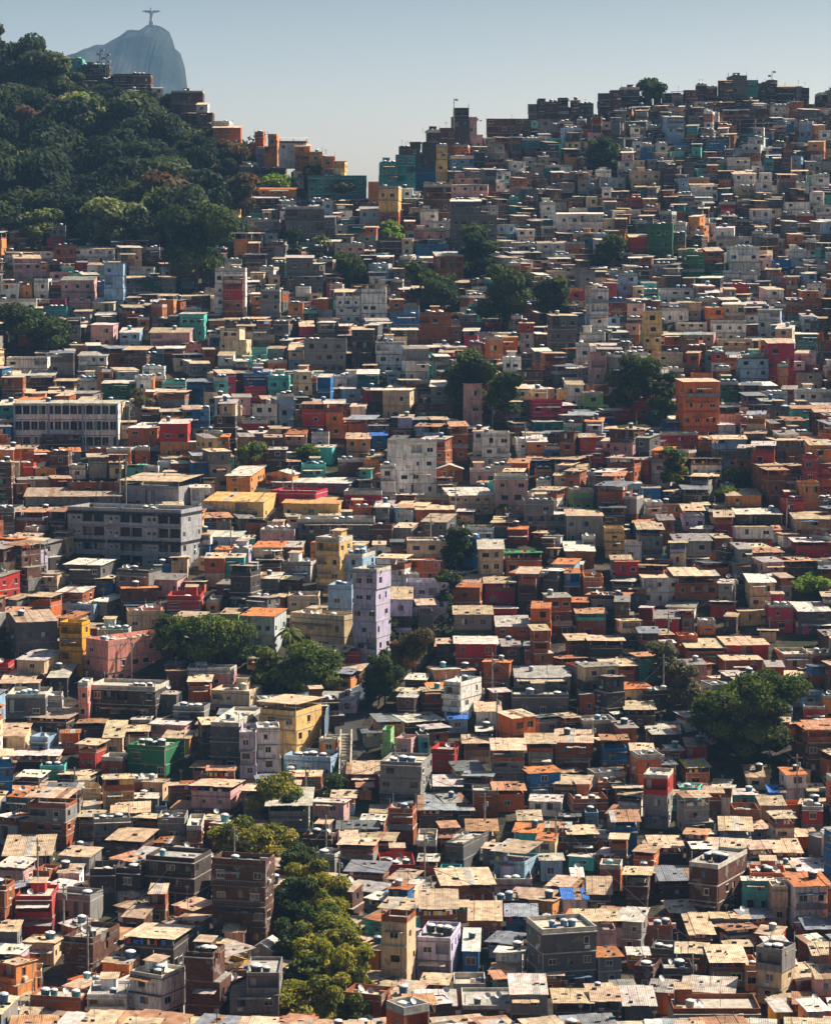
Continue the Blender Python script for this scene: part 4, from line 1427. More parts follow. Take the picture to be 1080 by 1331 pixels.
STOREY = {1: 'single storey', 2: 'two storey', 3: 'three storey', 4: 'four storey', 5: 'five storey', 6: 'six storey'}
clutter = MB(); stuff = MB(); tank_stuff = MB(); tanks = []; dishes = []
n_parts = 0
for i, h in enumerate(houses):
    rng = random.Random(1000 + i)
    mine = id(h) in own
    near = h.loc[1] < 640 and (mine or h.loc[1] < 480)
    parts, spots = house_parts(h.W, h.D, h.Ht, h.walls, h.roof, rng, near, h.style, h.n, h.surv, h.plain)
    if mine:
        nn = h.n or max(1, round(h.Ht / 2.9))
        kind = 'apartment_block' if (h.style or (h.n or 0) >= 4 and h.W > 7) else 'house'
        root = empty(kind, h.loc, h.th)
        wt, wb = (h.walls.split('/') + [h.walls])[:2]
        wn = WALL[wt][1] if wt == wb else WALL[wt][1] + ' over ' + WALL[wb][1]
        if h.lm: lab = h.lm; USED[lab] = 1
        else:
            lab = unique_label('%s %s house with %s' % (wn, 'tall' if nn > 3 else 'low' if h.Ht < 4 else STOREY[min(nn, 6)], ROOF[h.roof][2]) if wt == wb else '%s house with %s' % (wn, ROOF[h.roof][2]), h.px, h.py)
        if nwords(lab) < 4: lab += ' on the slope'
        h.label = lab
        tag(root, lab, 'apartment block' if kind != 'house' else 'house', 'apartment blocks among the hillside houses' if kind != 'house' else 'houses stacked up the hillside')
        big = h.loc[1] < 560 or h.surv
        for (nm, mb, subs) in parts:
            if not mb.F and not subs: continue
            if not mb.F:
                o = subs[0][1].build(nm, root); n_parts += 1; continue
            o = mb.build(nm, root); n_parts += 1
            for (sn, sm) in subs:
                if sm.F: sm.build(sn, o); n_parts += 1
    else:
        for (nm, mb, subs) in parts:
            stuff.add_at(mb, h.loc, h.th)
            for (sn, sm) in subs: stuff.add_at(sm, h.loc, h.th)
    c, s = math.cos(h.th), math.sin(h.th)
    if h.roof in 'fa' and h.W > 3:
        cl = MB()
        for q in range(rng.randint(3, 9)):
            cx_, cy_ = rng.uniform(-h.W / 2 + .8, h.W / 2 - .8), rng.uniform(.7, max(.8, h.D - .8)); a_, b_, e_ = rng.uniform(.2, 1.4), rng.uniform(.15, .5), rng.uniform(.08, .7)
            cl.box(cx_, cy_, h.Ht - 1.0, cx_ + a_, cy_ + b_, h.Ht - .8 + e_, rng.choice(['conc', 'frame', 'sheet']), rng.choice([(.7, .68, .64), (.6, .6, .6), (.3, .14, .08), (.05, .05, .06), (.8, .78, .75), (.1, .2, .4), (.5, .4, .25)]))
        for q in range(rng.choice([0, 1, 2, 4])):
            cx_, cy_ = rng.choice([-1, 1]) * (h.W / 2 - .3), rng.choice([.3, h.D - .3]); cl.box(cx_, cy_, h.Ht - .8, cx_ + .1, cy_ + .1, h.Ht + rng.uniform(.5, 1.8), 'conc', (.4, .38, .35))
        clutter.add_at(cl, h.loc, h.th)
    elif h.W > 3 and h.loc[1] < 620 and ROOF[h.roof][0] != 'gable':
        sheetm = [m for nm, m, _ in parts if nm == 'roof_sheet'][-1:]
        cl = MB()
        for m in sheetm:
            tops = [i for i in range(4, len(m.F), 6)]
            for q in range(rng.randint(1, 6)):
                f = m.F[rng.choice(tops)]; w4 = [rng.random() for _ in f]; sw_ = sum(w4)
                px_, py_, pz_ = [sum(m.V[v][k] * w for v, w in zip(f, w4)) / sw_ for k in range(3)]
                a_, b_, e_ = rng.uniform(.12, .9), rng.uniform(.12, .4), rng.uniform(.08, .32)
                cl.box(px_ - a_ / 2, py_ - b_ / 2, pz_ - .06, px_ + a_ / 2, py_ + b_ / 2, pz_ + e_, rng.choice(['conc', 'frame', 'brick']), rng.choice([(.3, .12, .06), (.35, .33, .3), (.04, .04, .045), (.2, .15, .1), (.6, .58, .55), (.06, .12, .2)]))
        clutter.add_at(cl, h.loc, h.th)
    for (lx, ly, lz) in spots:
        wx, wy, wz = h.loc[0] + c * lx - s * ly, h.loc[1] + s * lx + c * ly, h.loc[2] + lz
        px, py = to_px(wx, wy, wz)
        if not (-10 < px < 1090): continue
        if rng.random() < .25 and h.loc[1] < 560: dishes.append((wx, wy, wz, rng.random(), px, py))
        else: tanks.append((wx, wy, wz, px, py, h, rng.random()))
print('own parts', n_parts, 'tanks', len(tanks), 'dishes', len(dishes))
if stuff.F:
    tag(stuff.build('hillside_houses'), 'countless small brick, grey and whitewashed houses packed over the upper hillside', 'houses', kind='stuff')

for q in range(900):      # television aerials
    h = houses[rnd.randrange(len(houses))]
    x_, y_, z_ = h.loc[0] + rnd.uniform(-1, 1), h.loc[1] + 3 + rnd.uniform(-1, 1), h.loc[2] + h.Ht
    k_ = rnd.uniform(1.2, 2.6)
    clutter.box(x_, y_, z_ - .5, x_ + .06, y_ + .06, z_ + k_, 'frame', (.2, .2, .21))
    for j_ in range(3): clutter.box(x_ - .35 + .08 * j_, y_, z_ + k_ - .12 - .16 * j_, x_ + .4 - .08 * j_, y_ + .04, z_ + k_ - .08 - .16 * j_, 'frame', (.25, .25, .26))
tag(clutter.build('rooftop_clutter'), 'planks, offcuts, pots and rubble lying about on the flat roofs', 'clutter', kind='stuff')

# ------------------------------------------------------------------ water tanks
tr_ = random.Random(5)
tanks.sort(key=lambda t: t[1])
protos = [tank_parts(tr_) for _ in range(7)] + [tank_parts(tr_, (.015, .015, .02))]
TN = ['dark blue', 'navy blue', 'blue', 'black', 'turquoise', 'grey']
def tname(c):
    if c[0] > .2: return 'grey'
    if c[2] < .1: return 'black'
    return 'turquoise' if c[1] > .25 else 'mid blue' if c[2] > .33 else 'dark blue' if c[2] > .28 else 'navy blue'
pm = []
for b, l, c in protos: pm.append((b.mesh('tank_body'), l.mesh('tank_lid'), c, b, l))
byhouse = {}
for k, (x, y_, z, px, py, h, r) in enumerate(tanks):
    q = byhouse.setdefault(id(h), int(r * 7)) if not h.tk else 7
    p = pm[q]
    if k < 280 and h.surv and id(h) in own or k < 150:
        o = bpy.data.objects.new('water_tank', p[0]); C.objects.link(o); o.location = (x, y_, z); sc_ = tr_.uniform(.78, 1.18); o.scale = (sc_, sc_, sc_ * tr_.uniform(.85, 1.15))
        ld = bpy.data.objects.new('lid', p[1]); C.objects.link(ld); ld.parent = o
        key = ('tk', id(h))
        if key not in USED: USED[key] = unique_label(tname(p[2]) + ' round water tank', px, py)
        tag(o, USED[key], 'water tank', 'water tanks sharing one roof ' + USED[key].split(' tank ', 1)[-1][:80])
    else:
        tank_stuff.add_at(p[3], (x, y_, z), 0); tank_stuff.add_at(p[4], (x, y_, z), 0)
if tank_stuff.F: tag(tank_stuff.build('water_tanks'), 'small blue and black water tanks scattered over the far flat roofs', 'water tanks', kind='stuff')

def dish_mb():
    b = MB(); b.tube((0, 0, 0), (0, 0, .9), .04, .04, 6, 'frame', (.4, .4, .4))
    d = MB(); n = 12; ax = Vector((.25, -.75, .6)).normalized(); u = ax.orthogonal().normalized(); v = ax.cross(u); c0 = Vector((0, -.08, .95))
    ring = lambda r, dd: [tuple(c0 + ax * dd + (u * math.cos(2 * math.pi * k / n) + v * math.sin(2 * math.pi * k / n)) * r) for k in range(n)]
    r1, r2, r3 = ring(.12, 0), ring(.34, .06), ring(.5, .16)
    d.face(r1, 'frame', (.6, .6, .6))
    for A, B in ((r1, r2), (r2, r3)):
        for k in range(n): d.face([A[k], A[(k + 1) % n], B[(k + 1) % n], B[k]], 'frame', (.62, .62, .63))
    a = MB(); a.tube(tuple(c0), tuple(c0 + ax * .55), .025, .02, 5, 'frame', (.3, .3, .3))
    return b, d, a
db, dd, da = [m.mesh(nm) for m, nm in zip(dish_mb(), ('dish_pole', 'dish', 'dish_arm'))]
for (x, y_, z, r, px, py) in dishes[:110]:
    o = empty('satellite_dish', (x, y_, z), r * 1.2 - .6)
    for nm, me in (('pole', db), ('reflector', dd), ('feed_arm', da)):
        q = bpy.data.objects.new(nm, me); C.objects.link(q); q.parent = o
    tag(o, unique_label('small grey satellite dish', px, py), 'satellite dish', 'satellite dishes on the flat roofs')

# ------------------------------------------------------------------ trees
LEAF = {'dark': [(.055, .085, .035), (.085, .115, .04), (.03, .05, .028)], 'mid': [(.12, .165, .04), (.17, .20, .05), (.05, .08, .028)], 'olive': [(.30, .28, .045), (.21, .22, .04), (.40, .34, .07), (.08, .10, .025)],
        'big': [(.075, .115, .03), (.045, .065, .022), (.13, .17, .04)], 'bright': [(.22, .32, .06), (.16, .24, .045)], 'rusty': [(.17, .09, .06), (.12, .08, .05), (.08, .08, .04)], 'grey': [(.17, .15, .11), (.11, .11, .07)],
        'bare': [(.05, .055, .03), (.04, .04, .03)], 'jungle': [(.030, .048, .036), (.045, .065, .042), (.022, .036, .030)], 'jmid': [(.045, .065, .038), (.12, .145, .075), (.03, .045, .034), (.065, .085, .05)], 'jlight': [(.22, .25, .12), (.14, .17, .085), (.05, .07, .04)]}  # jmid and jlight: sunlit highlights put into the leaf colour
def crown_mesh(sp, w, h, seed, leaf, count):
    """w, h in metres; crown of puffs, many leaf faces"""
    rng = np.random.default_rng(seed); pr = random.Random(seed)
    npf = 14 if sp != 'big' else 44
    puffs = []
    for i in range(npf):
        a = pr.uniform(0, 2 * math.pi); e = pr.random() ** .6
        rr = w * .5 * (.25 + .5 * pr.random()) * (1.0 if i else 0)
        z = h * (.12 + .60 * pr.random()) - .16 * h * (rr / (w * .5)) ** 2
        r = w * pr.uniform(.13, .24) if sp != 'big' else w * pr.uniform(.09, .15)
        puffs.append((rr * math.cos(a), rr * math.sin(a), z + h * .12, r))
    puffs.append((0, 0, h * .55, w * .26))
    core = MB()
    cols = LEAF[sp]
    if sp != 'bare':
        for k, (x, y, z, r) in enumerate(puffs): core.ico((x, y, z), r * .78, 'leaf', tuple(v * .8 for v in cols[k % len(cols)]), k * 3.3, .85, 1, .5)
    V = []; Fc = []; Cc = []; U = []
    ar = np.array([p[3] ** 2 for p in puffs]); ar /= ar.sum()
    pick = rng.choice(len(puffs), size=count, p=ar)
    d = rng.normal(size=(count, 3)); d[:, 2] = np.abs(d[:, 2]) * 1.0 - .35 * rng.random(count); d /= np.linalg.norm(d, axis=1)[:, None]
    P = np.array(puffs)[pick]
    lump = rng.uniform(.74, 1.2, count)
    pos = P[:, :3] + d * (P[:, 3] * lump)[:, None] * np.array([1, 1, .8])
    nrm = d + rng.normal(size=(count, 3)) * .55; nrm /= np.linalg.norm(nrm, axis=1)[:, None]
    t = np.cross(nrm, rng.normal(size=(count, 3))); t /= np.linalg.norm(t, axis=1)[:, None]
    b = np.cross(nrm, t)
    s = leaf * rng.uniform(.6, 1.3, count)
    ci = (pick * 7 + (rng.random(count) * 1.3).astype(int)) % len(cols)
    kk = rng.uniform(.75, 1.25, count)
    mb = MB()
    A = pos + t * s[:, None]; B = pos + b * (s * .55)[:, None]; D_ = pos - t * s[:, None]; E = pos - b * (s * .55)[:, None]
    A, B, D_, E = A.tolist(), B.tolist(), D_.tolist(), E.tolist()
    uv = [(0, 0), (1, 0), (1, 1), (0, 1)]
    for i in range(count):
        n = len(mb.V); mb.V += [A[i], B[i], D_[i], E[i]]; mb.F.append((n, n + 1, n + 2, n + 3)); mb.M.append('leaf'); c = cols[ci[i]]; k = kk[i]
        mb.C.append((c[0] * k, c[1] * k, c[2] * k)); mb.U.append(uv)
    core.add(mb)
    return core, puffs
def trunk_mb(w, h, puffs, seed, r=None):
    mb = MB(); pr = random.Random(seed); r = r or max(.12, w * .03)
    top = (pr.uniform(-.05, .05) * w, pr.uniform(-.05, .05) * w, h * .42)
    mid = (top[0] * .4 + .02 * w, top[1] * .4, h * .2)
    mb.tube((0, 0, -1.5), mid, r, r * .8, 8, 'bark', (0, 0, 0)); mb.tube(mid, top, r * .8, r * .6, 8, 'bark', (0, 0, 0))
    for (x, y, z, q) in puffs[:9]:
        m_ = ((top[0] + x) / 2, (top[1] + y) / 2, (top[2] + z) / 2 + .04 * h)
        mb.tube(top, m_, r * .45, r * .28, 5, 'bark', (0, 0, 0)); mb.tube(m_, (x, y, z), r * .28, r * .1, 5, 'bark', (0, 0, 0))
    return mb
def palm_mb(w, h, seed):
    cr = MB(); pr = random.Random(seed); col = [(.05, .09, .03), (.10, .13, .04), (.16, .17, .06)]
    for k in range(22):
        a = 2 * math.pi * k / 22 + pr.uniform(-.15, .15); el = pr.uniform(.1, 1.1); L = w * .52 * pr.uniform(.8, 1.1)
        pts = []
        for s in range(6):
            q = s / 5
            rr = L * q * math.cos(el) * (1 - .1 * q); zz = h * .68 + L * (q * math.sin(el) - .75 * q * q)
            pts.append((rr * math.cos(a), rr * math.sin(a), zz))
        c = pr.choice(col)
        for s in range(5):
            wd = L * .13 * (1 - abs(s / 5 - .35)); wd2 = L * .13 * (1 - abs((s + 1) / 5 - .35)) if s < 4 else .02
            u = (-math.sin(a), math.cos(a))
            A, B = pts[s], pts[s + 1]
            for sg in (-1, 1):
                cr.face([A, B, (B[0] + sg * u[0] * wd2, B[1] + sg * u[1] * wd2, B[2] - wd2 * .45), (A[0] + sg * u[0] * wd, A[1] + sg * u[1] * wd, A[2] - wd * .45)], 'leaf', c)
    tr = MB(); tr.tube((0, 0, -1), (w * .03, 0, h * .68), .22, .15, 7, 'bark', (0, 0, 0))
    return cr, tr
SPW = {'dark': 'dark leafy tree', 'mid': 'green leafy tree', 'olive': 'sunlit olive green tree', 'big': 'huge round tree', 'bright': 'bright green shrubby tree', 'rusty': 'reddish brown tree', 'grey': 'greyish thin tree', 'palm': 'palm tree with drooping fronds', 'bare': 'bare spreading tree'}
for i, t in enumerate(trees):
    w, hgt, sp = t['w'], t['h'], t['sp']
    loc = (t['loc'][0], t['loc'][1] + w * .3, t['loc'][2])
    loc = (loc[0], loc[1], min(t['loc'][2] + .6, terrain(loc[0], loc[1])))
    if sp == 'palm':
        cr, tr = palm_mb(w, hgt, i)
    else:
        px_m = F / t['Y']; leaf = 2.5 / px_m
        area = math.pi * (w * .5) ** 2 + w * hgt
        cnt = int(min(16000, area * 3.2 / (leaf * leaf)))
        if sp == 'bare': cnt = int(cnt * .22)
        if sp == 'grey': cnt = int(cnt * .5)
        # crown reaches higher than wide trees: fit to h
        cr, pf = crown_mesh(sp, w, hgt, 50 + i, leaf, cnt)
        zs = [v[2] for v in cr.V]; zt = sorted(zs)[int(len(zs) * .995)]; xs = sorted(v[0] for v in cr.V); wx = xs[int(len(xs) * .995)] - xs[int(len(xs) * .005)]
        kz, kx = hgt / zt, w / wx
        cr.V = [(v[0] * kx, v[1] * kx, v[2] * kz) for v in cr.V]; pf = [(p[0] * kx, p[1] * kx, p[2] * kz, p[3]) for p in pf]
        tr = trunk_mb(w, hgt, pf, i)
    o = empty('palm_tree' if sp == 'palm' else 'tree', loc)
    cr.build('crown', o); tr.build('trunk', o)
    lab = t['lm']
    if lab: USED[lab] = 1
    else: lab = unique_label(SPW[sp], t['px'], t['py'])
    tag(o, lab, 'palm' if sp == 'palm' else 'tree', 'palms among the houses' if sp == 'palm' else 'trees standing among the houses')

# forest on the left hill: each tree a copy of one of a few
jr = random.Random(77)
jp = []
for k in range(8):
    sp = ['jungle', 'jmid', 'jmid', 'jungle', 'jlight', 'jungle', 'rusty', 'jungle'][k]
    w, hgt = 14.0, 10.5
    leaf = .68
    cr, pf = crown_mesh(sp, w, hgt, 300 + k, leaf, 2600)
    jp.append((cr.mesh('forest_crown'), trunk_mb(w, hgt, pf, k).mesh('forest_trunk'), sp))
cells = []
py = 78.0
while py < 325:
    px = -30 + jr.uniform(0, 20)
    while px < 335:
        qx, qy = px + jr.uniform(-9, 9), py + jr.uniform(-5, 5)
        if inside(JUNGLE, qx, qy): cells.append((qx, qy))
        px += 36
    py += 17
FW = ['tall', 'broad', 'rounded', 'flat topped', 'bushy', 'dense', 'leaning', 'ragged']
nf = 0
for (qx, qy) in cells:
    X, Y, Z = hit(qx, qy)
    k = jr.randrange(8)
    if k == 6 and jr.random() < .6: k = 0
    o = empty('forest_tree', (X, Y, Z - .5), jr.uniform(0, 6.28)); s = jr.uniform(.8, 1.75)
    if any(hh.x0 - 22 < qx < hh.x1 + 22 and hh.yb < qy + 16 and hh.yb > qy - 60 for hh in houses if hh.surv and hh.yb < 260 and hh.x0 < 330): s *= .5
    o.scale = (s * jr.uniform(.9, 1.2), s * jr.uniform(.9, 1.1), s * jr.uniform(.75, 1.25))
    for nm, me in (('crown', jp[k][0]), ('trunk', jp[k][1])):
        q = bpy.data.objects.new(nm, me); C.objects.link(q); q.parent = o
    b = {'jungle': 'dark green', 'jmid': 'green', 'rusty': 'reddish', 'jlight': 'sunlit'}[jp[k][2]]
    tag(o, unique_label('%s %s forest tree' % (FW[k], b), qx, qy - 12), 'tree', 'forest trees covering the left hill'); nf += 1
print('forest', nf)
# undergrowth over the forest floor and in the gully
ug = MB()
for k in range(9000):
    if k < 6500:
        qx, qy = jr.uniform(-40, 335), jr.uniform(60, 345)
        if not inside(JUNGLE, qx, qy): continue
        X, Y, Z = hit(qx, qy) if k % 3 == 0 else (None, None, None)
        if X is None: continue
        n = 9; sp = 5.0
    else:
        i = jr.randrange(len(GULLY) - 1); t_ = jr.random()
        qx = GULLY[i][0] + (GULLY[i + 1][0] - GULLY[i][0]) * t_ + jr.uniform(-22, 22); qy = GULLY[i][1] + (GULLY[i + 1][1] - GULLY[i][1]) * t_
        if qy > 1000 and abs(qx - 400) > 40: continue
        if 860 < qy < 990 : continue
        if jr.random() < .5: continue
        X, Y, Z = hit(qx, qy); n = 8; sp = 1.6
    for j in range(n):
        x, y_ = X + jr.gauss(0, sp), Y + jr.gauss(0, sp)
        z = terrain(x, y_) + jr.uniform(0, 1.6)
        c = jr.choice(LEAF['jungle'] + LEAF['jmid']); s = jr.uniform(.4, 1.1) if sp > 3 else jr.uniform(.2, .5)
        d = Vector((jr.gauss(0, 1), jr.gauss(0, 1) - .5, jr.gauss(0, 1) + 1)).normalized(); u = d.orthogonal().normalized() * s; v = d.cross(u) * .7; p = Vector((x, y_, z))
        ug.face([tuple(p + u), tuple(p + v), tuple(p - u), tuple(p - v)], 'leaf', c)
tag(ug.build('undergrowth'), 'dense dark undergrowth between the forest trees and in the gully', 'undergrowth', kind='stuff')
# ------------------------------------------------------------------ the ground
def terrain_mesh():
    cols = list(range(-2600, -60, 90)) + list(range(-60, 1141, 12)) + list(range(1150, 3700, 90))
    ys = list(range(60, 300, 20)) + [300 + 4 * i for i in range(225)] + list(range(1210, 1700, 30))
    V = []; Fc = []
    for y in ys:
        for c in cols:
            x = (c - 540) / F * y
            V.append((x, y, terrain(x, y) - (.15 if y > 300 else 0)))
    n = len(cols)
    for j in range(len(ys) - 1):
        for i in range(n - 1):
            a = j * n + i; Fc.append((a, a + 1, a + n + 1, a + n))
    me = bpy.data.meshes.new('hillside'); me.from_pydata(V, [], Fc); me.materials.append(MATS['soil'])
    me.polygons.foreach_set('use_smooth', [True] * len(Fc))
    o = bpy.data.objects.new('hillside', me); C.objects.link(o); tag(o, kind='structure'); return o
terrain_mesh()
me = bpy.data.meshes.new('ground'); me.from_pydata([(-3500, -60, -112), (3500, -60, -112), (3500, 6500, -112), (-3500, 6500, -112)], [], [(0, 1, 2, 3)]); me.materials.append(MATS['soil'])
o = bpy.data.objects.new('ground', me); C.objects.link(o); tag(o, kind='structure')

# road winding down the gully
rp = [(588, 770), (560, 830), (530, 872), (500, 890), (470, 912), (452, 945), (458, 985), (448, 1030), (430, 1075)]
pts = [hit(a, b) for a, b in rp]
fine = []
for i in range(len(pts) - 1):
    for k in range(8):
        t = k / 8; x = pts[i][0] + (pts[i + 1][0] - pts[i][0]) * t; y = pts[i][1] + (pts[i + 1][1] - pts[i][1]) * t
        fine.append((x, y))
rv = []; rf = []; ru = []
for i, (x, y) in enumerate(fine):
    a = fine[max(0, i - 1)]; b = fine[min(len(fine) - 1, i + 1)]
    dx, dy = b[0] - a[0], b[1] - a[1]; L = math.hypot(dx, dy) or 1; nx, ny = -dy / L * 2.6, dx / L * 2.6
    z = max(terrain(x, y), terrain(x + nx, y + ny), terrain(x - nx, y - ny)) + .12
    rv += [(x - nx, y - ny, z), (x + nx, y + ny, z)]
    if i: k = 2 * i; rf.append((k - 2, k - 1, k + 1, k))
me = bpy.data.meshes.new('road'); me.from_pydata(rv, [], rf); me.materials.append(MATS['asphalt'])
o = bpy.data.objects.new('road', me); C.objects.link(o); tag(o, kind='structure')

# curved retaining wall beside the road
mb = MB(); wp = [(486, 902, 884), (470, 908, 890), (455, 916, 897), (441, 928, 903), (431, 942, 912), (424, 956, 922), (422, 972, 936)]
prev = None
for a, yb_, yt_ in wp:
    X, Y, Z = hit(a, yb_); hh = (yb_ - yt_) / (F / Y)
    if prev:
        (x0, y0, z0, h0) = prev
        mb.hexa([(x0, y0, z0 - 2), (X, Y, Z - 2), (X, Y + .7, Z - 2), (x0, y0 + .7, z0 - 2), (x0, y0, z0 + h0), (X, Y, Z + hh), (X, Y + .7, Z + hh), (x0, y0 + .7, z0 + h0)], 'wall', (.16, .23, .34))
        mb.hexa([(x0, y0 - .1, z0 + h0), (X, Y - .1, Z + hh), (X, Y + .8, Z + hh), (x0, y0 + .8, z0 + h0), (x0, y0 - .1, z0 + h0 + .2), (X, Y - .1, Z + hh + .2), (X, Y + .8, Z + hh + .2), (x0, y0 + .8, z0 + h0 + .2)], 'conc', (.5, .5, .52))
    prev = (X, Y, Z, hh)
tag(mb.build('retaining_wall'), 'curved blue grey retaining wall beside the road in the gully', 'wall')

# white open stairs below the yellow house
st = empty('stairway', hit(448, 1016)); bx, by, bz = st.location
X2, Y2, Z2 = hit(448, 975); L = Y2 - by; rise = Z2 - bz + 3.0
mb = MB(); ns = 16
for k in range(ns): mb.box(-.85, L * k / ns, rise * k / ns - .6, .85, L * (k + 1) / ns + .05, rise * (k + 1) / ns, 'conc', (.5, .46, .4))
mb.build('steps', st)
for s in (-1, 1):
    mb = MB(); xa = s * 1.0
    mb.hexa([(xa - .12, 0, -1), (xa + .12, 0, -1), (xa + .12, L, rise - 1), (xa - .12, L, rise - 1), (xa - .12, 0, .9), (xa + .12, 0, .9), (xa + .12, L, rise + .9), (xa - .12, L, rise + .9)], 'wall', (.75, .68, .55))
    mb.build('side_wall', st)
tag(st, 'steep cream stairway with low walls right of the light blue wall', 'stairs')

# masts and poles
def mast(px, py, hpx, label, group=None, kind='lattice', col=((.2, .2, .22), (.2, .2, .22)), dishes_=3, w=.9, Y=None):
    X, Yy, Z = hit(px, py); h = hpx / (F / Yy)
    o = empty('telecom_mast' if kind != 'pole' else 'utility_pole', (X, Yy, Z)); mb = MB()
    if kind == 'lattice':
        n = max(4, int(h / 1.6))
        for i in range(n):
            z0, z1 = h * i / n, h * (i + 1) / n; a, b = w * (1 - .7 * i / n), w * (1 - .7 * (i + 1) / n); c = col[i % 2]
            P = [(-a, -a, z0), (a, -a, z0), (a, a, z0), (-a, a, z0)]; Q = [(-b, -b, z1), (b, -b, z1), (b, b, z1), (-b, b, z1)]
            for k in range(4):
                mb.tube(P[k], Q[k], .09, .08, 4, 'frame', c); mb.tube(P[k], Q[(k + 1) % 4], .05, .05, 4, 'frame', c); mb.tube(Q[k], Q[(k + 1) % 4], .05, .05, 4, 'frame', c)
        mb.build('lattice', o)
    else:
        mb.tube((0, 0, -1), (0, 0, h), .16, .11, 8, 'conc', (.42, .4, .37)); mb.build('shaft', o)
        if kind == 'pole':
            m2 = MB(); m2.box(-1.0, -.06, h - .7, 1.0, .06, h - .55, 'frame', (.2, .15, .1)); m2.build('cross_arm', o)
            m2 = MB(); m2.lathe(.35, -.28, [(.22, h - 2.2), (.24, h - 1.5), (.2, h - 1.4)], 8, 'frame', (.3, .31, .33)); m2.build('transformer', o)
    for k in range(dishes_):
        m2 = MB(); z = h * (.95 - .16 * k); s = (-1) ** k
        m2.lathe(s * .9, 0, [(.55, z - .3), (.62, z), (.5, z + .35)], 8, 'frame', (.3, .3, .32)); m2.build('antenna_drum', o)
    tag(o, label, 'mast' if kind != 'pole' else 'pole', group)
    return o
mast(131, 96, 32, 'thin dark lattice mast with drum antennas, tallest on the forest ridge', dishes_=4, w=.6)
mast(139, 97, 27, 'dark lattice mast right of the tallest mast on the forest ridge', dishes_=3, w=.5)
mast(590, 166, 38, 'dark pole mast on top of the big arched skyline house', kind='tube', dishes_=1)
mast(1003, 124, 32, 'thin dark mast with round antennas on the right skyline', kind='tube', dishes_=2)
mast(946, 120, 26, 'thin dark aerial behind the dark block on the right skyline', kind='tube', dishes_=0)
mast(38, 776, 66, 'red and white lattice pylon above the left houses', col=((.6, .06, .05), (.75, .73, .72)), dishes_=0, w=1.1)
for a, b, c in [(164, 660, 68), (156, 655, 60), (630, 1085, 55), (722, 1120, 60), (443, 1010, 30), (690, 830, 45), (955, 800, 55), (402, 1150, 46), (228, 1180, 50), (520, 870, 48), (1022, 700, 52), (862, 910, 60), (640, 560, 34), (300, 720, 44), (900, 1290, 50), (70, 1090, 48), (560, 1190, 50), (770, 980, 44), (1000, 985, 46), (380, 640, 34)]:
    mast(a, b, c, unique_label('thin concrete utility pole', a, b - c / 2), 'utility poles between the houses', kind='pole', dishes_=0)

poles = [o for o in C.objects if o.name.startswith('utility_pole')]
pr_ = random.Random(12)
for k in range(26):
    a, b = pr_.uniform(20, 1060), pr_.uniform(560, 1290)
    if inside(JUNGLE, a, b): continue
    poles.append(mast(a, b, F / hit(a, b)[1] * pr_.uniform(8, 10.5), unique_label('thin concrete utility pole', a, b - 20), 'utility poles between the houses', kind='pole', dishes_=0))
nc = 0
for p in poles:
    near_ = sorted((q for q in poles if q is not p), key=lambda q: (q.location - p.location).length)[:2]
    for q in near_:
        if (q.location - p.location).length > 60 or nc > 60: continue
        A = p.location + Vector((0, 0, 7.6)); B = q.location + Vector((0, 0, 7.6)); mb = MB(); prev = None
        for i in range(13):
            t = i / 12; P_ = A.lerp(B, t) - Vector((0, 0, 4 * t * (1 - t) * 1.4))
            if prev is not None: mb.tube(tuple(prev), tuple(P_), .05, .05, 4, 'frame', (.02, .02, .02))
            prev = P_
        px_, py_ = to_px(*A.lerp(B, .5))
        tag(mb.build('overhead_cable'), unique_label('black cable sagging between utility poles', px_, py_), 'cable', 'cables strung between the poles'); nc += 1

# ------------------------------------------------------------------ far mountain with the statue
YM = 4800.0
prof = [(-700, 330), (-420, 260), (-200, 190), (-60, 130), (20, 98), (70, 84), (95, 74), (112, 66), (132, 58), (142, 56), (160, 46), (170, 40), (186, 37), (196, 32), (212, 33), (224, 41), (229, 52), (231, 60), (238, 68), (241, 80), (243, 98), (246, 122), (256, 190), (275, 260), (330, 320), (420, 350), (700, 385)]
def mx(px): return (px - 540) / F * YM
def mz(py): return tan_row(py) * YM
pxs = []
for (a, b), (c, d) in zip(prof, prof[1:]):
    k = max(1, int(abs(c - a) / 5) if -60 < a < 300 else 8)
    for i in range(k): pxs.append((a + (c - a) * i / k, b + (d - b) * i / k))
V = []; Fc = []
yo = [-1500, -1100, -800, -560, -380, -260, -180, -120, -70, -35, 0, 40, 90, 160, 260, 420, 700, 1100]
for q in yo:
    for (a, b) in pxs:
        top = mz(b); k = math.exp(-(q / 620.0) ** 2)
        near_peak = math.exp(-((a - 205) / 60.0) ** 2)
        k = k * (1 - near_peak) + near_peak * math.exp(-(abs(q) / 520.0) ** 1.4)
        z = -112 + (top + 112) * k
        z += noise.noise(Vector((mx(a) / 90, q / 120, 4))) * 26 * min(1, abs(q) / 200) + noise.noise(Vector((mx(a) / 22, q / 40, 8))) * 5 + noise.noise(Vector((mx(a) / 60, q / 30, 2))) * 16 * min(1, abs(q) / 60)
        if abs(q) == 1500 or q == 1100: z = -112.5
        V.append((mx(a), YM + q, z))
n = len(pxs)
for j in range(len(yo) - 1):
    for i in range(n - 1): Fc.append((j * n + i, j * n + i + 1, (j + 1) * n + i + 1, (j + 1) * n + i))
me = bpy.data.meshes.new('mountain'); me.from_pydata(V, [], Fc); me.materials.append(MATS['rock'])
o = bpy.data.objects.new('mountain', me); C.objects.link(o); tag(o, kind='structure')
sx, sz = mx(201), mz(34) - 1
st = empty('statue', (sx, YM, sz)); st.scale = (1.0, 1.5, 1.0)
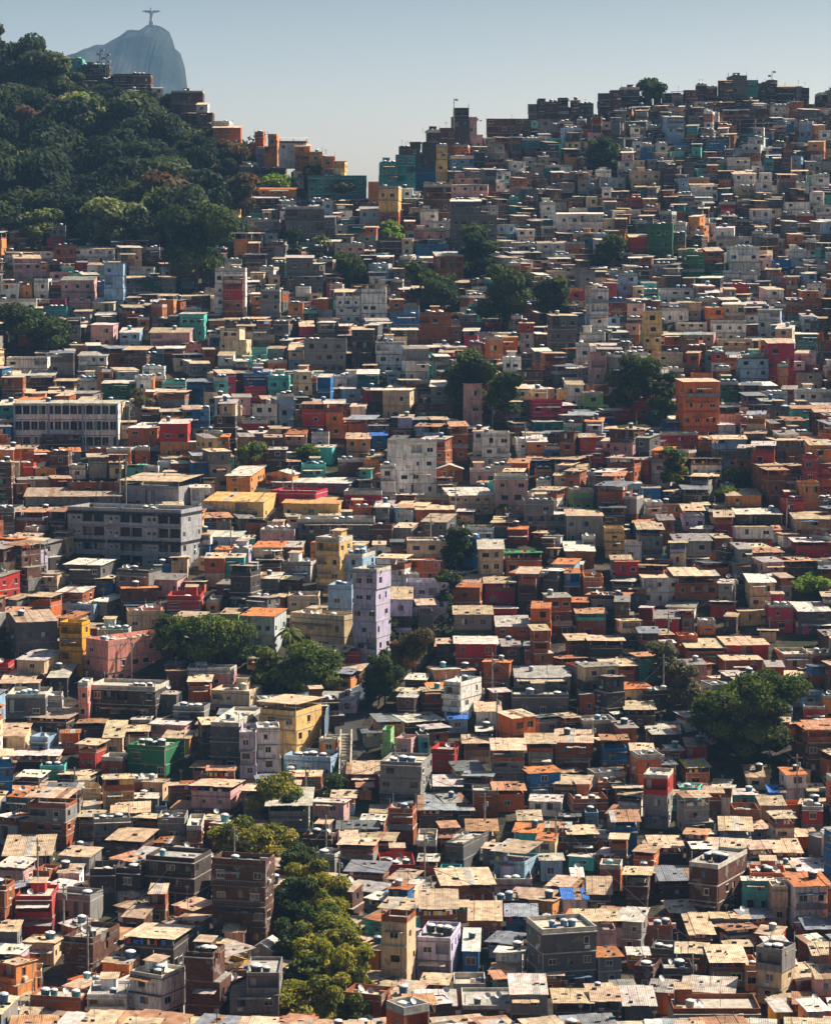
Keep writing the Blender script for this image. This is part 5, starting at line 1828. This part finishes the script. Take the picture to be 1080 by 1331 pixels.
mb = MB(); mb.box(-7, -7, -8, 7, 7, 2, 'stone', (0, 0, 0)); mb.box(-4, -4, 2, 4, 4, 10, 'stone', (0, 0, 0)); mb.build('pedestal', st)
mb = MB()
mb.lathe(0, 0, [(3.6, 10), (3.0, 16), (2.9, 22), (3.4, 27), (3.6, 30.5), (2.4, 32), (1.1, 32.8)], 14, 'stone', (0, 0, 0))
mb.lathe(0, -.2, [(1.0, 32.6), (1.5, 33.6), (1.75, 35), (1.5, 36.5), (.7, 37.4)], 12, 'stone', (0, 0, 0))
for s in (-1, 1):
    mb.hexa([(s * 3, -1.4, 26.2), (s * 15.5, -.8, 28.6), (s * 15.5, .8, 28.6), (s * 3, 1.4, 26.2), (s * 3, -1.4, 31.2), (s * 15.5, -.7, 30.8), (s * 15.5, .7, 30.8), (s * 3, 1.4, 31.2)][::1], 'stone', (0, 0, 0))
    mb.hexa([(s * 15.5, -.6, 29.6), (s * 18.2, -.4, 29.8), (s * 18.2, .4, 29.8), (s * 15.5, .6, 29.6), (s * 15.5, -.6, 30.6), (s * 18.2, -.4, 30.4), (s * 18.2, .4, 30.4), (s * 15.5, .6, 30.6)], 'stone', (0, 0, 0))
mb.build('figure', st)
for c in st.children: pass
tag(st, 'pale stone statue of a robed figure with outstretched arms on the far peak', 'statue')

# ------------------------------------------------------------------ air
HAZE = 0.8e-4
mb = MB(); mb.box(-3600, -120, -113, 3600, 6600, 620, 'air', (1, 1, 1))
m = bpy.data.materials.new('air'); m.use_nodes = True; t = m.node_tree; t.nodes.clear()
out = t.nodes.new('ShaderNodeOutputMaterial'); pv = t.nodes.new('ShaderNodeVolumePrincipled')
pv.inputs['Color'].default_value = (.30, .58, 1.0, 1); pv.inputs['Density'].default_value = HAZE; pv.inputs['Anisotropy'].default_value = 0.0
t.links.new(pv.outputs[0], out.inputs['Volume']); MATS['air'] = m
tag(mb.build('haze'), 'thin blue haze over the hills', 'haze', kind='stuff')

# ------------------------------------------------------------------ light
SUN_EL, SUN_AZ = R(45), R(63)      # azimuth clockwise from +Y (away from the camera) to +X
sd = Vector((math.sin(SUN_AZ) * math.cos(SUN_EL), math.cos(SUN_AZ) * math.cos(SUN_EL), math.sin(SUN_EL)))
L = bpy.data.lights.new('sun', 'SUN'); L.energy = 5.0; L.angle = R(.53); L.color = (1.0, .87, .68)
o = bpy.data.objects.new('sun', L); C.objects.link(o); o.rotation_euler = sd.to_track_quat('Z', 'Y').to_euler()
w = bpy.data.worlds.new('World'); bpy.context.scene.world = w; w.use_nodes = True; t = w.node_tree
bg = t.nodes['Background']; sk = t.nodes.new('ShaderNodeTexSky'); sk.sky_type = 'NISHITA'; sk.sun_disc = False
sk.sun_elevation = SUN_EL; sk.sun_rotation = SUN_AZ; sk.dust_density = 4.5; sk.air_density = 1.2; sk.ozone_density = 1.5; sk.altitude = 100
tc = t.nodes.new('ShaderNodeTexCoord'); sx_ = t.nodes.new('ShaderNodeSeparateXYZ'); t.links.new(tc.outputs['Generated'], sx_.inputs[0])
band = t.nodes.new('ShaderNodeMapRange'); band.interpolation_type = 'SMOOTHSTEP'; t.links.new(sx_.outputs[2], band.inputs[0])
for k, v in zip(range(1, 5), (0.02, .15, 5.6, 1.6)): band.inputs[k].default_value = v      # hazy air near the horizon is brighter
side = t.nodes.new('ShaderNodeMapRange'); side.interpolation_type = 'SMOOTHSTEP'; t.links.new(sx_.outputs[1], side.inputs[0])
for k, v in zip(range(1, 5), (-.3, .7, .40, 1.0)): side.inputs[k].default_value = v      # added shaping: brighter sky ahead, dimmed behind the viewer to darken camera-facing walls
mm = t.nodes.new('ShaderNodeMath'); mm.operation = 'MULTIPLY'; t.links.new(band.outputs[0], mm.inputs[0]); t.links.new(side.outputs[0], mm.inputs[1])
tf = t.nodes.new('ShaderNodeMapRange'); t.links.new(sx_.outputs[2], tf.inputs[0])
for k, v in zip(range(1, 5), (.03, .15, 0.0, 1.0)): tf.inputs[k].default_value = v
tc_ = mixc(t, tf.outputs[0], (1.15, .99, .94, 1), (.90, .97, 1.02, 1))
tint = t.nodes.new('ShaderNodeVectorMath'); tint.operation = 'MULTIPLY'; t.links.new(sk.outputs[0], tint.inputs[0]); t.links.new(tc_, tint.inputs[1])
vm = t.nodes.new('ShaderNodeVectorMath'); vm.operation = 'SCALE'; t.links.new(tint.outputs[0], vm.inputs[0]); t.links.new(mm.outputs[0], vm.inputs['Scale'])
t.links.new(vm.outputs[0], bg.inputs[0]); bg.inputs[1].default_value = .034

# ------------------------------------------------------------------ camera
cam = bpy.data.cameras.new('camera'); co = bpy.data.objects.new('camera', cam); C.objects.link(co)
cam.sensor_fit = 'HORIZONTAL'; cam.sensor_width = 36; cam.lens = 36 * F / 1080.0
cam.clip_start = 1; cam.clip_end = 20000
co.location = (0, 0, 0); co.rotation_euler = (math.pi / 2 - PITCH, 0, 0)
S = bpy.context.scene; S.camera = co
S.view_settings.view_transform = 'Standard'; S.view_settings.look = 'None'; S.view_settings.exposure = 0.95; S.view_settings.gamma = 1.0
S.cycles.max_bounces = 5; S.cycles.diffuse_bounces = 3; S.cycles.volume_bounces = 0; S.cycles.transmission_bounces = 2
